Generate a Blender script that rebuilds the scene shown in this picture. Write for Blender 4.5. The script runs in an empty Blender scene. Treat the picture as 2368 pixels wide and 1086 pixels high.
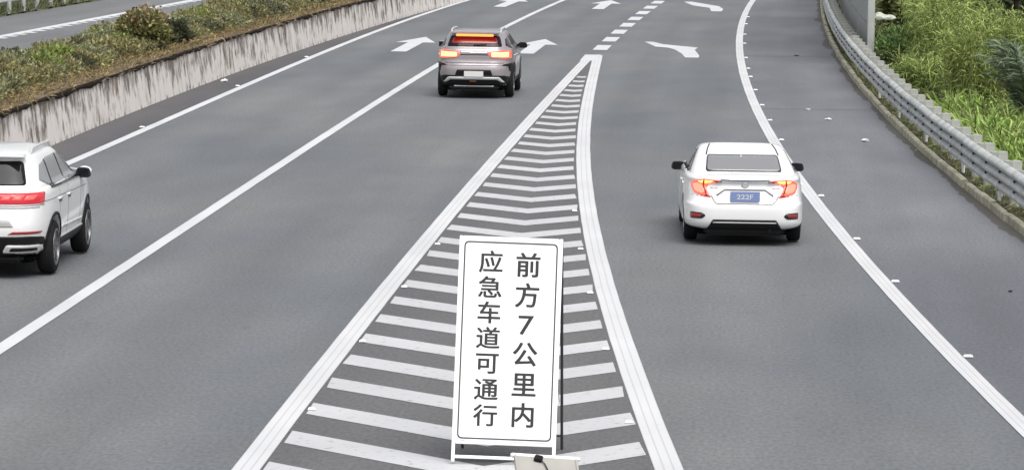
import bpy, bmesh, math, random
import numpy as np
from mathutils import Vector, Matrix
from mathutils.bvhtree import BVHTree
from mathutils.geometry import delaunay_2d_cdt

random.seed(7)
rng = np.random.default_rng(11)
S = bpy.context.scene
C = S.collection
PI = math.pi

# ------------------------------------------------------------------ camera, sky, sun, exposure
CAM_H, PITCH, ROLL = 5.65, math.atan(863 / 8800), math.radians(0.8)
fwd = Vector((0, math.cos(PITCH), -math.sin(PITCH)))
up0 = Vector((0, math.sin(PITCH), math.cos(PITCH)))
rt0 = Vector((1, 0, 0))
rt = rt0 * math.cos(ROLL) + up0 * math.sin(ROLL)
up = up0 * math.cos(ROLL) - rt0 * math.sin(ROLL)
cd = bpy.data.cameras.new('camera')
cam = bpy.data.objects.new('camera', cd)
C.objects.link(cam)
M = Matrix.Identity(4)
for i in range(3):
    M[i][0], M[i][1], M[i][2] = rt[i], up[i], -fwd[i]
M[2][3] = CAM_H
cam.matrix_world = M
cd.sensor_width = 36
cd.lens = 36 * 8800 / 2368
cd.clip_start, cd.clip_end = 0.5, 6000
S.camera = cam

SUN_EL, SUN_AZ = math.radians(60), math.radians(160)      # azimuth measured from +Y clockwise: behind the camera, to the right
w = bpy.data.worlds.new('World')
S.world = w
w.use_nodes = True
wn = w.node_tree
bg = wn.nodes['Background']
sky = wn.nodes.new('ShaderNodeTexSky')
sky.sky_type = 'NISHITA'
sky.sun_disc = False
sky.sun_elevation = SUN_EL
sky.sun_rotation = SUN_AZ
sky.dust_density = 4
sky.air_density = 1.0
hs = wn.nodes.new('ShaderNodeHueSaturation')
hs.inputs['Saturation'].default_value = 0.22            # overcast: the blue is washed out by cloud
wn.links.new(sky.outputs[0], hs.inputs['Color'])
wn.links.new(hs.outputs[0], bg.inputs['Color'])
bg.inputs['Strength'].default_value = 0.085
sl = bpy.data.lights.new('sun', 'SUN')
sl.energy = 1.5
sl.angle = math.radians(50)
sl.color = (1.0, 0.975, 0.94)
sun = bpy.data.objects.new('sun', sl)
C.objects.link(sun)
sdir = Vector((math.sin(SUN_AZ) * math.cos(SUN_EL), math.cos(SUN_AZ) * math.cos(SUN_EL), math.sin(SUN_EL)))
sun.rotation_euler = sdir.to_track_quat('Z', 'Y').to_euler()
sun.location = (0, 0, 60)
S.view_settings.view_transform = 'Standard'
S.view_settings.look = 'None'
S.view_settings.exposure = 0.92
S.view_settings.gamma = 1
S.view_settings.use_curve_mapping = False

# ------------------------------------------------------------------ materials
MATS = {}


def mat(name, col, rough=0.6, metal=0.0, var=0.0, vscale=4.0, coat=0.0, spec=0.5, bump=0.0, bscale=40.0, emit=None, estr=0.0, stretch=None, uv=False, attr=None, trans=0.0):
    m = bpy.data.materials.new(name)
    m.use_nodes = True
    nt = m.node_tree
    b = nt.nodes['Principled BSDF']
    b.inputs['Roughness'].default_value = rough
    b.inputs['Metallic'].default_value = metal
    b.inputs['Specular IOR Level'].default_value = spec
    b.inputs['Coat Weight'].default_value = coat
    b.inputs['Coat Roughness'].default_value = 0.06
    col4 = (*col, 1)
    b.inputs['Base Color'].default_value = col4
    if emit:
        b.inputs['Emission Color'].default_value = (*emit, 1)
        b.inputs['Emission Strength'].default_value = estr
    src = None
    if attr:
        a = nt.nodes.new('ShaderNodeAttribute')
        a.attribute_name = attr
        src = a.outputs['Color']
        nt.links.new(src, b.inputs['Base Color'])
    if var or bump:
        tc = nt.nodes.new('ShaderNodeTexCoord')
        mp = nt.nodes.new('ShaderNodeMapping')
        if stretch:
            mp.inputs['Scale'].default_value = stretch
        nt.links.new(tc.outputs['UV' if uv else 'Object'], mp.inputs[0])
    if var:
        n = nt.nodes.new('ShaderNodeTexNoise')
        n.inputs['Scale'].default_value = vscale
        n.inputs['Detail'].default_value = 6
        nt.links.new(mp.outputs[0], n.inputs['Vector'])
        r = nt.nodes.new('ShaderNodeMapRange')
        r.inputs['From Min'].default_value = 0.28
        r.inputs['From Max'].default_value = 0.72
        r.inputs['To Min'].default_value = 1 - var
        r.inputs['To Max'].default_value = 1 + var
        nt.links.new(n.outputs[0], r.inputs[0])
        mx = nt.nodes.new('ShaderNodeMix')
        mx.data_type = 'RGBA'
        mx.blend_type = 'MULTIPLY'
        mx.inputs[0].default_value = 1
        if src:
            nt.links.new(src, mx.inputs[6])
        else:
            mx.inputs[6].default_value = col4
        nt.links.new(r.outputs[0], mx.inputs[7])
        nt.links.new(mx.outputs[2], b.inputs['Base Color'])
    if bump:
        n2 = nt.nodes.new('ShaderNodeTexNoise')
        n2.inputs['Scale'].default_value = bscale
        n2.inputs['Detail'].default_value = 4
        nt.links.new(mp.outputs[0], n2.inputs['Vector'])
        bp = nt.nodes.new('ShaderNodeBump')
        bp.inputs['Strength'].default_value = bump
        bp.inputs['Distance'].default_value = 0.02
        nt.links.new(n2.outputs[0], bp.inputs['Height'])
        nt.links.new(bp.outputs[0], b.inputs['Normal'])
    if trans:
        # thin leaves: some light passes through
        tr = nt.nodes.new('ShaderNodeBsdfTranslucent')
        ad = nt.nodes.new('ShaderNodeMixShader')
        ad.inputs[0].default_value = trans
        if src:
            nt.links.new(src, tr.inputs['Color'])
        else:
            tr.inputs['Color'].default_value = col4
        out = nt.nodes['Material Output']
        nt.links.new(b.outputs[0], ad.inputs[1])
        nt.links.new(tr.outputs[0], ad.inputs[2])
        nt.links.new(ad.outputs[0], out.inputs['Surface'])
    MATS[name] = m
    return m


def nodes_of(m):
    return m.node_tree, m.node_tree.nodes, m.node_tree.links


def asphalt(name, c0, c1, blotch, rough=0.72, streak=0.06, track=.035):
    """asphalt: chippings, worn wheel paths (streaks along UV v) and wide patches"""
    m = bpy.data.materials.new(name)
    m.use_nodes = True
    nt, N, L = nodes_of(m)
    b = N['Principled BSDF']
    b.inputs['Roughness'].default_value = rough
    b.inputs['Specular IOR Level'].default_value = 0.35
    uv = N.new('ShaderNodeTexCoord')

    def noise(scale, detail, st):
        mp = N.new('ShaderNodeMapping')
        mp.inputs['Scale'].default_value = st
        L.new(uv.outputs['UV'], mp.inputs[0])
        n = N.new('ShaderNodeTexNoise')
        n.inputs['Scale'].default_value = scale
        n.inputs['Detail'].default_value = detail
        L.new(mp.outputs[0], n.inputs['Vector'])
        return n.outputs[0]

    fine = noise(22, 4, (1, 0.4, 1))
    big = noise(0.22, 4, (1, 0.35, 1))
    stk = noise(1.1, 3, (1, 0.02, 1))
    stain = noise(0.9, 6, (1, 0.3, 1))

    def rng_(src, a, b_, lo, hi):
        r = N.new('ShaderNodeMapRange')
        r.inputs['From Min'].default_value = a
        r.inputs['From Max'].default_value = b_
        r.inputs['To Min'].default_value = lo
        r.inputs['To Max'].default_value = hi
        L.new(src, r.inputs[0])
        return r.outputs[0]

    def mul(a, b_):
        k = N.new('ShaderNodeMath')
        k.operation = 'MULTIPLY'
        L.new(a, k.inputs[0])
        L.new(b_, k.inputs[1])
        return k.outputs[0]

    f = mul(rng_(fine, .3, .7, .80, 1.20), rng_(big, .3, .7, 1 - blotch, 1 + blotch))
    f = mul(f, rng_(stk, .3, .7, 1 - streak, 1 + streak))
    f = mul(f, rng_(stain, .3, .7, .93, 1.05))
    spots = noise(2.6, 7, (1, .55, 1))
    f = mul(f, rng_(spots, .66, .74, 1.0, .86))
    sp = N.new('ShaderNodeSeparateXYZ')          # polished wheel paths and a darker drip band between them, 1.9 m apart
    L.new(uv.outputs['UV'], sp.inputs[0])
    wob = N.new('ShaderNodeMath')
    wob.operation = 'MULTIPLY_ADD'
    wob.inputs[1].default_value = 3.3
    L.new(sp.outputs[0], wob.inputs[0])
    L.new(rng_(big, 0, 1, -1.2, 1.2), wob.inputs[2])
    cs = N.new('ShaderNodeMath')
    cs.operation = 'COSINE'
    L.new(wob.outputs[0], cs.inputs[0])
    f = mul(f, rng_(cs.outputs[0], -1, 1, 1 + track, 1 - track))
    mx = N.new('ShaderNodeMix')
    mx.data_type = 'RGBA'
    mx.inputs[6].default_value = (*c0, 1)
    mx.inputs[7].default_value = (*c1, 1)
    L.new(rng_(big, .35, .65, 0, 1), mx.inputs[0])
    m2 = N.new('ShaderNodeMix')
    m2.data_type = 'RGBA'
    m2.blend_type = 'MULTIPLY'
    m2.inputs[0].default_value = 1
    L.new(mx.outputs[2], m2.inputs[6])
    L.new(f, m2.inputs[7])
    L.new(m2.outputs[2], b.inputs['Base Color'])
    bp = N.new('ShaderNodeBump')
    bp.inputs['Strength'].default_value = 0.25
    bp.inputs['Distance'].default_value = 0.006
    L.new(fine, bp.inputs['Height'])
    L.new(bp.outputs[0], b.inputs['Normal'])
    return m


def paint(name, col, under, wear=0.47, ribs=False):
    """thermoplastic road paint, worn through in specks; ribs = two shallow grooves along the line"""
    m = bpy.data.materials.new(name)
    m.use_nodes = True
    nt, N, L = nodes_of(m)
    b = N['Principled BSDF']
    b.inputs['Roughness'].default_value = 0.6
    tc = N.new('ShaderNodeTexCoord')
    n = N.new('ShaderNodeTexNoise')
    n.inputs['Scale'].default_value = 9
    n.inputs['Detail'].default_value = 8
    n.inputs['Roughness'].default_value = 0.7
    L.new(tc.outputs['Object'], n.inputs['Vector'])
    r = N.new('ShaderNodeMapRange')
    r.inputs['From Min'].default_value = wear - .2
    r.inputs['From Max'].default_value = wear - .1
    L.new(n.outputs[0], r.inputs[0])
    n2 = N.new('ShaderNodeTexNoise')
    n2.inputs['Scale'].default_value = .35
    n2.inputs['Detail'].default_value = 6
    L.new(tc.outputs['Object'], n2.inputs['Vector'])
    r2 = N.new('ShaderNodeMapRange')
    r2.inputs['From Min'].default_value = .3
    r2.inputs['From Max'].default_value = .7
    r2.inputs['To Min'].default_value = .90
    r2.inputs['To Max'].default_value = 1.04
    L.new(n2.outputs[0], r2.inputs[0])
    c = N.new('ShaderNodeMix')
    c.data_type = 'RGBA'
    c.blend_type = 'MULTIPLY'
    c.inputs[0].default_value = 1
    c.inputs[6].default_value = (*col, 1)
    L.new(r2.outputs[0], c.inputs[7])
    mx = N.new('ShaderNodeMix')
    mx.data_type = 'RGBA'
    mx.inputs[6].default_value = (*under, 1)
    L.new(c.outputs[2], mx.inputs[7])
    L.new(r.outputs[0], mx.inputs[0])
    last = mx.outputs[2]
    if ribs:
        sp = N.new('ShaderNodeSeparateXYZ')
        L.new(tc.outputs['UV'], sp.inputs[0])
        k = N.new('ShaderNodeMath')
        k.operation = 'MULTIPLY'
        k.inputs[1].default_value = 3
        L.new(sp.outputs[0], k.inputs[0])
        p = N.new('ShaderNodeMath')
        p.operation = 'PINGPONG'
        p.inputs[1].default_value = 0.5
        L.new(k.outputs[0], p.inputs[0])          # 0 at u = 0, 1/3, 2/3, 1
        q = N.new('ShaderNodeMapRange')
        q.inputs['From Min'].default_value = 0.02
        q.inputs['From Max'].default_value = 0.13
        q.inputs['To Min'].default_value = 0.74
        q.inputs['To Max'].default_value = 1
        L.new(p.outputs[0], q.inputs[0])
        z = N.new('ShaderNodeMix')
        z.data_type = 'RGBA'
        z.blend_type = 'MULTIPLY'
        z.inputs[0].default_value = 1
        L.new(last, z.inputs[6])
        L.new(q.outputs[0], z.inputs[7])
        last = z.outputs[2]
    L.new(last, b.inputs['Base Color'])
    return m


A_ROAD = asphalt('asphalt_lane', (.124, .134, .147), (.145, .148, .150), .085, track=.05)
A_GORE = asphalt('asphalt_gore', (.100, .100, .103), (.110, .110, .112), .06, streak=.03)
A_SHOULDER = asphalt('asphalt_shoulder', (.122, .129, .146), (.143, .148, .162), .16, streak=.09)
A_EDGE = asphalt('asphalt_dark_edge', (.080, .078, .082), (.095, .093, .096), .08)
A_OPP = asphalt('asphalt_opposite', (.135, .138, .144), (.150, .152, .156), .06)
P_LINE = paint('paint_line', (.555, .565, .585), (.2, .2, .2))
P_RIB = paint('paint_ribbed_line', (.565, .57, .585), (.2, .2, .2), ribs=True)
P_HATCH = paint('paint_hatch', (.48, .485, .50), (.24, .24, .24), wear=.53)


def concrete_stained(name):
    m = bpy.data.materials.new(name)
    m.use_nodes = True
    nt, N, L = nodes_of(m)
    b = N['Principled BSDF']
    b.inputs['Roughness'].default_value = 0.9
    tc = N.new('ShaderNodeTexCoord')

    def noise(scale, detail, st, off=0.):
        mp = N.new('ShaderNodeMapping')
        mp.inputs['Scale'].default_value = st
        mp.inputs['Location'].default_value = (off, off, 0)
        L.new(tc.outputs['UV'], mp.inputs[0])
        n = N.new('ShaderNodeTexNoise')
        n.inputs['Scale'].default_value = scale
        n.inputs['Detail'].default_value = detail
        n.inputs['Roughness'].default_value = .62
        L.new(mp.outputs[0], n.inputs['Vector'])
        return n.outputs[0]

    def rmp(src, a, b_, lo, hi):
        r = N.new('ShaderNodeMapRange')
        r.inputs['From Min'].default_value = a
        r.inputs['From Max'].default_value = b_
        r.inputs['To Min'].default_value = lo
        r.inputs['To Max'].default_value = hi
        L.new(src, r.inputs[0])
        return r.outputs[0]

    def op(kind, a, b_):
        k = N.new('ShaderNodeMath')
        k.operation = kind
        for i, s in enumerate((a, b_)):
            if isinstance(s, float):
                k.inputs[i].default_value = s
            else:
                L.new(s, k.inputs[i])
        return k.outputs[0]

    sep = N.new('ShaderNodeSeparateXYZ')
    L.new(tc.outputs['UV'], sep.inputs[0])
    v = sep.outputs[1]                                     # height in metres up the face
    drip = noise(3.0, 7, (1, 0.36, 1))                     # runs of dirt washed down from the top
    blot = noise(0.9, 5, (1, 1.4, 1), 7.)
    foot = noise(3.0, 4, (1, .5, 1), 13.)
    hgt = rmp(v, .05, .95, -.12, .07)
    k = op('ADD', op('ADD', drip, hgt), rmp(blot, .3, .7, -.15, .14))
    k1 = rmp(op('ADD', k, rmp(noise(7., 6, (1, .38, 1), 3.), .3, .7, -.09, .09)), .43, .61, 0., 1.)
    col = N.new('ShaderNodeMix')
    col.data_type = 'RGBA'
    col.inputs[6].default_value = (.70, .66, .63, 1)
    col.inputs[7].default_value = (.17, .142, .12, 1)
    L.new(k1, col.inputs[0])
    rust = rmp(noise(1.7, 5, (1, .5, 1), 31.), .54, .70, 0., .6)
    c2 = N.new('ShaderNodeMix')
    c2.data_type = 'RGBA'
    c2.inputs[7].default_value = (.26, .19, .12, 1)
    L.new(col.outputs[2], c2.inputs[6])
    L.new(rust, c2.inputs[0])
    splash = op('MULTIPLY', rmp(v, .0, .12, 1., 0.), rmp(foot, .5, .62, 0., 1.))
    c3 = N.new('ShaderNodeMix')
    c3.data_type = 'RGBA'
    c3.inputs[7].default_value = (.07, .066, .062, 1)
    L.new(c2.outputs[2], c3.inputs[6])
    L.new(splash, c3.inputs[0])
    L.new(c3.outputs[2], b.inputs['Base Color'])
    bp = N.new('ShaderNodeBump')
    bp.inputs['Strength'].default_value = .35
    bp.inputs['Distance'].default_value = .02
    L.new(drip, bp.inputs['Height'])
    L.new(bp.outputs[0], b.inputs['Normal'])
    return m


CONC = concrete_stained('stained_concrete')
KERB = mat('kerb_concrete', (.40, .385, .29), .9, var=.4, vscale=3, bump=.4, bscale=20)
SOIL = mat('soil', (.13, .10, .068), .95, spec=.1, var=.4, vscale=2.5, bump=.6, bscale=12)
SOILD = mat('dark_soil', (.022, .017, .013), .95, spec=.1, var=.4, vscale=3, bump=.6, bscale=14)  # also carries the overhang shadow painted along the barrier's top edge
VERGE = mat('verge_earth', (.06, .058, .038), .95, spec=.1, var=.45, vscale=1.3, bump=.6, bscale=9)
TERRAIN = mat('terrain_green', (.055, .075, .030), .95, spec=.1, var=.4, vscale=.25, bump=.5, bscale=2)
GALV = mat('galvanised_steel', (.44, .46, .45), .55, .12, var=.32, vscale=2.2)
GALVD = mat('galvanised_steel_weathered', (.40, .41, .38), .6, .1, var=.2, vscale=5)
FENCEM = mat('grey_panel_paint', (.36, .375, .37), .6, 0, var=.12, vscale=1.5)
FENCEP = mat('pale_post_paint', (.40, .43, .41), .55, .1, var=.12, vscale=2)
WHITEP = mat('white_plastic', (.72, .73, .72), .5)
STUDM = mat('road_stud_white', (.70, .70, .68), .45)
CARW = mat('white_car_paint', (.84, .84, .84), .28, 0, coat=.7)
CARW2 = mat('pearl_white_car_paint', (.78, .78, .78), .3, 0, coat=.7)
CARS = mat('silver_car_paint_glow_tint', (.33, .295, .31), .3, .25, coat=.6)  # pink cast of the brake lamp glow mixed into the silver
GLASS = mat('car_glass_grey', (.21, .21, .222), .06, spec=.9, coat=.6)
GLASSD = mat('car_glass_dark', (.010, .010, .012), .06, spec=.22)
BLACKP = mat('black_plastic', (.010, .010, .011), .5, var=.2, spec=.18)
BLACKG = mat('gloss_black', (.012, .012, .014), .18, coat=.4)
SEAM_SHADE = mat('panel_gap_and_shade_line', (.17, .17, .175), .8)  # real panel gaps, and painted shade along creases and recesses
SEAMD = mat('panel_gap_dark', (.035, .035, .04), .8)
WELL = mat('wheel_well', (.006, .006, .006), .9, spec=.02)
RUBBER = mat('tyre_rubber', (.016, .016, .017), .8, var=.25, vscale=20, spec=.12)
ALLOY = mat('alloy_rim', (.17, .17, .175), .38, .6)
ALLOYD = mat('alloy_rim_dark', (.10, .10, .105), .4, .6)
CHROME = mat('chrome_trim', (.62, .62, .62), .2, .8)
SILVERT = mat('silver_plastic_trim', (.55, .55, .54), .4, .2)
PLATEB = mat('blue_plate', (.22, .29, .52), .4)
PLATEW = mat('white_plate', (.62, .62, .60), .4)
PLATET = mat('plate_lettering', (.66, .68, .72), .5)
PLATEG = mat('plate_grey_lettering', (.36, .36, .36), .5)
LAMPR = mat('lamp_red', (.50, .05, .04), .2, emit=(1, .13, .08), estr=.6, coat=.5)
LAMPRH = mat('lamp_red_bright', (.6, .06, .05), .25, emit=(1, .30, .20), estr=.8, coat=.5)
LAMPO = mat('lamp_orange', (.7, .3, .1), .25, emit=(1, .50, .14), estr=.95, coat=.4)
LAMPY = mat('lamp_white_hot', (.3, .2, .1), .3, emit=(1, .66, .30), estr=.80)
LAMPB = mat('brake_bar_orange', (.3, .1, .03), .3, emit=(1, .34, .07), estr=.95)
LAMPD = mat('lamp_dark_red', (.17, .010, .010), .2, emit=(1, .03, .02), estr=.05, coat=.5)  # lamp parts, and the painted brake glow on the silver SUV's window
LAMPP = mat('lamp_pink_red', (.32, .02, .03), .2, emit=(1, .03, .05), estr=.2, coat=.5)
LAMPSEG = mat('lamp_segment_red', (.4, .05, .05), .25, emit=(1, .16, .14), estr=.5)
SIGNW = mat('sign_white_sheet', (.93, .93, .94), .5)
SIGNF = mat('sign_white_tube', (.88, .88, .88), .45)
SIGNT = mat('sign_lettering', (.028, .026, .028), .7)
SIGNB = mat('sign_dark_back', (.03, .03, .032), .6)
BEIGE = mat('beige_board', (.33, .32, .295), .6, var=.1, vscale=4)
LEAF = mat('leaf', (.1, .12, .03), .6, attr='tint', spec=.3, trans=.28)
STEM = mat('woody_stem', (.09, .07, .045), .9, var=.3, vscale=8)
DRY = mat('dry_blade', (.2, .15, .08), .8, attr='tint', spec=.2, trans=.15)
PETAL = mat('petal', (.4, .2, .2), .6, attr='tint', spec=.2, trans=.2)


# ------------------------------------------------------------------ mesh helpers
def link(o, parent=None):
    C.objects.link(o)
    if parent:
        o.parent = parent
    return o


def mesh(name, verts, faces, m=None, parent=None, smooth=False, uvs=None):
    me = bpy.data.meshes.new(name)
    me.from_pydata([tuple(v) for v in verts], [], faces)
    if uvs is not None:
        ul = me.uv_layers.new(name='UVMap')
        li = np.zeros(len(me.loops), dtype=np.int32)
        me.loops.foreach_get('vertex_index', li)
        ul.data.foreach_set('uv', np.asarray(uvs, dtype=np.float32)[li].ravel())
    if m:
        me.materials.append(m)
    if smooth:
        me.polygons.foreach_set('use_smooth', [True] * len(me.polygons))
    me.update()
    return link(bpy.data.objects.new(name, me), parent)


def from_bm(name, bm, m, parent=None, smooth=False):
    me = bpy.data.meshes.new(name)
    bmesh.ops.recalc_face_normals(bm, faces=bm.faces)
    bm.to_mesh(me)
    bm.free()
    if m:
        me.materials.append(m)
    if smooth:
        me.polygons.foreach_set('use_smooth', [True] * len(me.polygons))
    return link(bpy.data.objects.new(name, me), parent)


def empty(name, loc=(0, 0, 0), rz=0.0):
    o = bpy.data.objects.new(name, None)
    o.location = loc
    o.rotation_euler = (0, 0, rz)
    o.empty_display_size = .2
    C.objects.link(o)
    return o


def tag(o, label=None, cat=None, group=None, kind=None):
    if label:
        o['label'] = label
    if cat:
        o['category'] = cat
    if group:
        o['group'] = group
    if kind:
        o['kind'] = kind
    return o


def bm_box(bm, c, s, rot=None, bevel=0.0):
    r = bmesh.ops.create_cube(bm, size=1)
    vs = r['verts']
    bmesh.ops.scale(bm, vec=s, verts=vs)
    if bevel:
        es = list({e for v in vs for e in v.link_edges})
        rb = bmesh.ops.bevel(bm, geom=es, offset=bevel, segments=2, affect='EDGES')
        vs = list({v for f in rb['faces'] for v in f.verts} | {v for v in vs if v.is_valid})
    if rot is not None:
        bmesh.ops.transform(bm, matrix=rot, verts=vs)
    bmesh.ops.translate(bm, vec=c, verts=vs)
    return vs


def bm_tube(bm, pts, r, seg=8):
    pts = [Vector(p) for p in pts]
    rings = []
    for i, p in enumerate(pts):
        d = (pts[min(i + 1, len(pts) - 1)] - pts[max(i - 1, 0)]).normalized()
        a = d.cross(Vector((0, 0, 1)) if abs(d.z) < .9 else Vector((0, 1, 0))).normalized()
        b = d.cross(a).normalized()
        rr = r[i] if isinstance(r, (list, tuple)) else r
        rings.append([bm.verts.new(p + (a * math.cos(2 * PI * k / seg) + b * math.sin(2 * PI * k / seg)) * rr) for k in range(seg)])
    for i in range(len(rings) - 1):
        for k in range(seg):
            bm.faces.new((rings[i][k], rings[i][(k + 1) % seg], rings[i + 1][(k + 1) % seg], rings[i + 1][k]))
    bm.faces.new(rings[0][::-1])
    bm.faces.new(rings[-1])


def inst(name, me, parent, loc, rz=0.0, scale=(1, 1, 1)):
    o = bpy.data.objects.new(name, me)
    o.location = loc
    o.rotation_euler = (0, 0, rz)
    o.scale = scale
    return link(o, parent)


# ------------------------------------------------------------------ the alignment (metres; Y runs up the road)
class Curve:
    def __init__(self, pts, deg, far=None, near=None):
        x = np.array([p[0] for p in pts])
        y = np.array([p[1] for p in pts])
        self.c = np.polyfit(y, x, deg)
        self.d = np.polyder(self.c)
        self.lo, self.hi = y.min(), y.max()
        self.k = far if far is not None else 0.0012
        self.kn = near or 0.0

    def __call__(self, Y):
        t = min(max(Y, self.lo), self.hi)
        v = float(np.polyval(self.c, t))
        s = float(np.polyval(self.d, t))
        e = Y - t
        return v + s * e + (.5 * self.k * e * e if e > 0 else .5 * self.kn * e * e)

    def slope(self, Y):
        return (self(Y + .05) - self(Y - .05)) / .1

    def pt(self, Y, off=0.0, z=0.0):
        s = self.slope(Y)
        n = math.hypot(1, s)
        return Vector((self(Y) + off / n, Y - off * s / n, z))


left_line = Curve([(-8.18, 69.7), (-7.72, 78.7), (-7.17, 87), (-6.5, 97.1), (-5.9, 106.9), (-4.88, 121.9), (-2.02, 154.1)], 3)
barrier_c = Curve([(-8.99, 74.9), (-7.99, 90.5), (-7.01, 105), (-6.11, 115.8), (-4.9, 128), (-3.12, 145)], 2)
lane_line = Curve([(-5.86, 43.4), (-5.15, 55.8), (-4.64, 64.2), (-3.62, 82.0), (-2.16, 105.2), (-0.36, 129.7), (2.02, 157.1)], 3)
gore_l = Curve([(-2.44, 34.9), (-1.82, 46.9), (-1.45, 53.5), (-1.07, 59.8), (-0.65, 67.0), (-0.06, 76.8), (2.14, 110.4)], 3)
gore_r = Curve([(1.5, 35.3), (1.43, 38.8), (1.33, 43.8), (1.28, 48.2), (1.24, 54.7), (1.24, 62.4), (1.3, 69.7), (1.44, 77.4), (1.66, 87.3), (1.95, 96.5), (2.46, 112.2)], 4)
dash_c = Curve([(2.30, 111.5), (2.72, 116.7), (3.09, 122.2), (3.47, 127.6), (3.92, 133.2), (4.41, 139.3), (4.84, 144.2), (5.3, 149.5), (5.73, 154.7)], 2)
right_line = Curve([(5.22, 38.2), (5.17, 42.4), (5.12, 46.8), (5.09, 54.7), (5.1, 60.3), (5.12, 65.3), (5.31, 77.6), (5.45, 81.8), (5.68, 88.9), (6.01, 97.6), (6.46, 108.2), (7.15, 121.4), (8.24, 137.9), (10.01, 160.2)], 4, far=.0014)
kerb_c = Curve([(7.89, 58.4), (7.93, 62.9), (7.98, 68.0), (8.1, 73.5), (8.30, 82.3), (8.46, 88.7), (8.94, 100.2), (9.68, 114.7), (11.40, 141.6), (12.90, 161.3)], 3, far=.0014)
opp_line = Curve([(-14.33, 105.9), (-13.45, 114.2), (-12.55, 123.6), (-11.47, 134.5)], 1, far=.0012)
OPP_Z = 0.6


def strip(name, fa, fb, Y0, Y1, step, z, m, parent=None, cols=1, za=None, zb=None):
    """a sheet between two point functions of Y"""
    vs, fs, uvs = [], [], []
    n = max(1, int(math.ceil((Y1 - Y0) / step)))
    for i in range(n + 1):
        Y = Y0 + (Y1 - Y0) * i / n
        a, b = fa(Y), fb(Y)
        for j in range(cols + 1):
            t = j / cols
            p = a.lerp(b, t)
            if za is None:
                p.z = z
            vs.append(p)
            uvs.append((p.x - lane_line(p.y), p.y))
    k = cols + 1
    for i in range(n):
        for j in range(cols):
            fs.append((i * k + j, i * k + j + 1, (i + 1) * k + j + 1, (i + 1) * k + j))
    return mesh(name, vs, fs, m, parent, uvs=uvs)


# ------------------------------------------------------------------ ground and pavements
g = mesh('terrain', [(-3000, -600, -1.2), (3000, -600, -1.2), (3000, 4200, -1.2), (-3000, 4200, -1.2)], [(0, 1, 2, 3)], TERRAIN)
tag(g, kind='structure')
road = strip('road', lambda Y: barrier_c.pt(Y, -.1), lambda Y: kerb_c.pt(Y, .08), -150, 330, 3, 0.0, A_ROAD, cols=6)
tag(road, kind='structure')
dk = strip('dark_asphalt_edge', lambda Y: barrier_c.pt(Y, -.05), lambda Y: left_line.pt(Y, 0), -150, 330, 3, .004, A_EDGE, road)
sh = strip('hard_shoulder', lambda Y: right_line.pt(Y, 0), lambda Y: kerb_c.pt(Y, .06), -150, 330, 3, .004, A_SHOULDER, road, cols=3)
go = strip('gore_pavement', lambda Y: gore_l.pt(Y, 0), lambda Y: gore_r.pt(Y, 0), -150, 110, 2, .004, A_GORE, road, cols=2)
opp = strip('opposite_road', lambda Y: opp_line.pt(Y, -3.0), lambda Y: opp_line.pt(Y, 4.6), 20, 330, 4, OPP_Z, A_OPP, cols=3)
tag(opp, kind='structure')


for Yj in (88.4, 112.9, 141.0):
    strip('pavement_joint', lambda Y: right_line.pt(Y, 0), lambda Y: kerb_c.pt(Y, .0), Yj, Yj + .09, 1, .0065, A_EDGE, road)


def ribbon(name, cv, Y0, Y1, width, z, m, parent, off=0.0, step=1.0, ragged=.003):
    vs, fs, uvs = [], [], []
    n = max(1, int(round((Y1 - Y0) / step)))
    r = random.Random(hash(name) % 1000 + int(Y0 * 7))
    for i in range(n + 1):
        Y = Y0 + (Y1 - Y0) * i / n
        vs.append(cv.pt(Y, off - width / 2 + r.uniform(-ragged, ragged), z))
        vs.append(cv.pt(Y, off + width / 2 + r.uniform(-ragged, ragged), z))
        uvs += [(0, Y), (1, Y)]
    for i in range(n):
        fs.append((2 * i, 2 * i + 1, 2 * i + 3, 2 * i + 2))
    return mesh(name, vs, fs, m, parent, uvs=uvs)


def flat_poly(name, pts, z, m, parent):
    return mesh(name, [(p[0], p[1], z) for p in pts], [tuple(range(len(pts)))], m, parent)


ZM = .008
ribbon('edge_line', left_line, -150, 330, .20, ZM, P_LINE, road)
ribbon('lane_line', lane_line, -150, 330, .20, ZM, P_LINE, road)
ribbon('edge_line', right_line, -150, 330, .225, ZM, P_RIB, road)
ribbon('gore_border', gore_l, -150, 110.6, .265, ZM, P_RIB, road)
ribbon('gore_border', gore_r, -150, 112.0, .275, ZM, P_RIB, road)
flat_poly('gore_tip', [(1.86, 108.6), (2.27, 108.8), (2.56, 112.3), (2.08, 112.2)], ZM + .004, P_LINE, road)
for Yd in np.arange(115.2, 230, 5.55):
    ribbon('dash', dash_c, Yd, Yd + 3.1, .44, ZM, P_LINE, road, step=.8)

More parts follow.
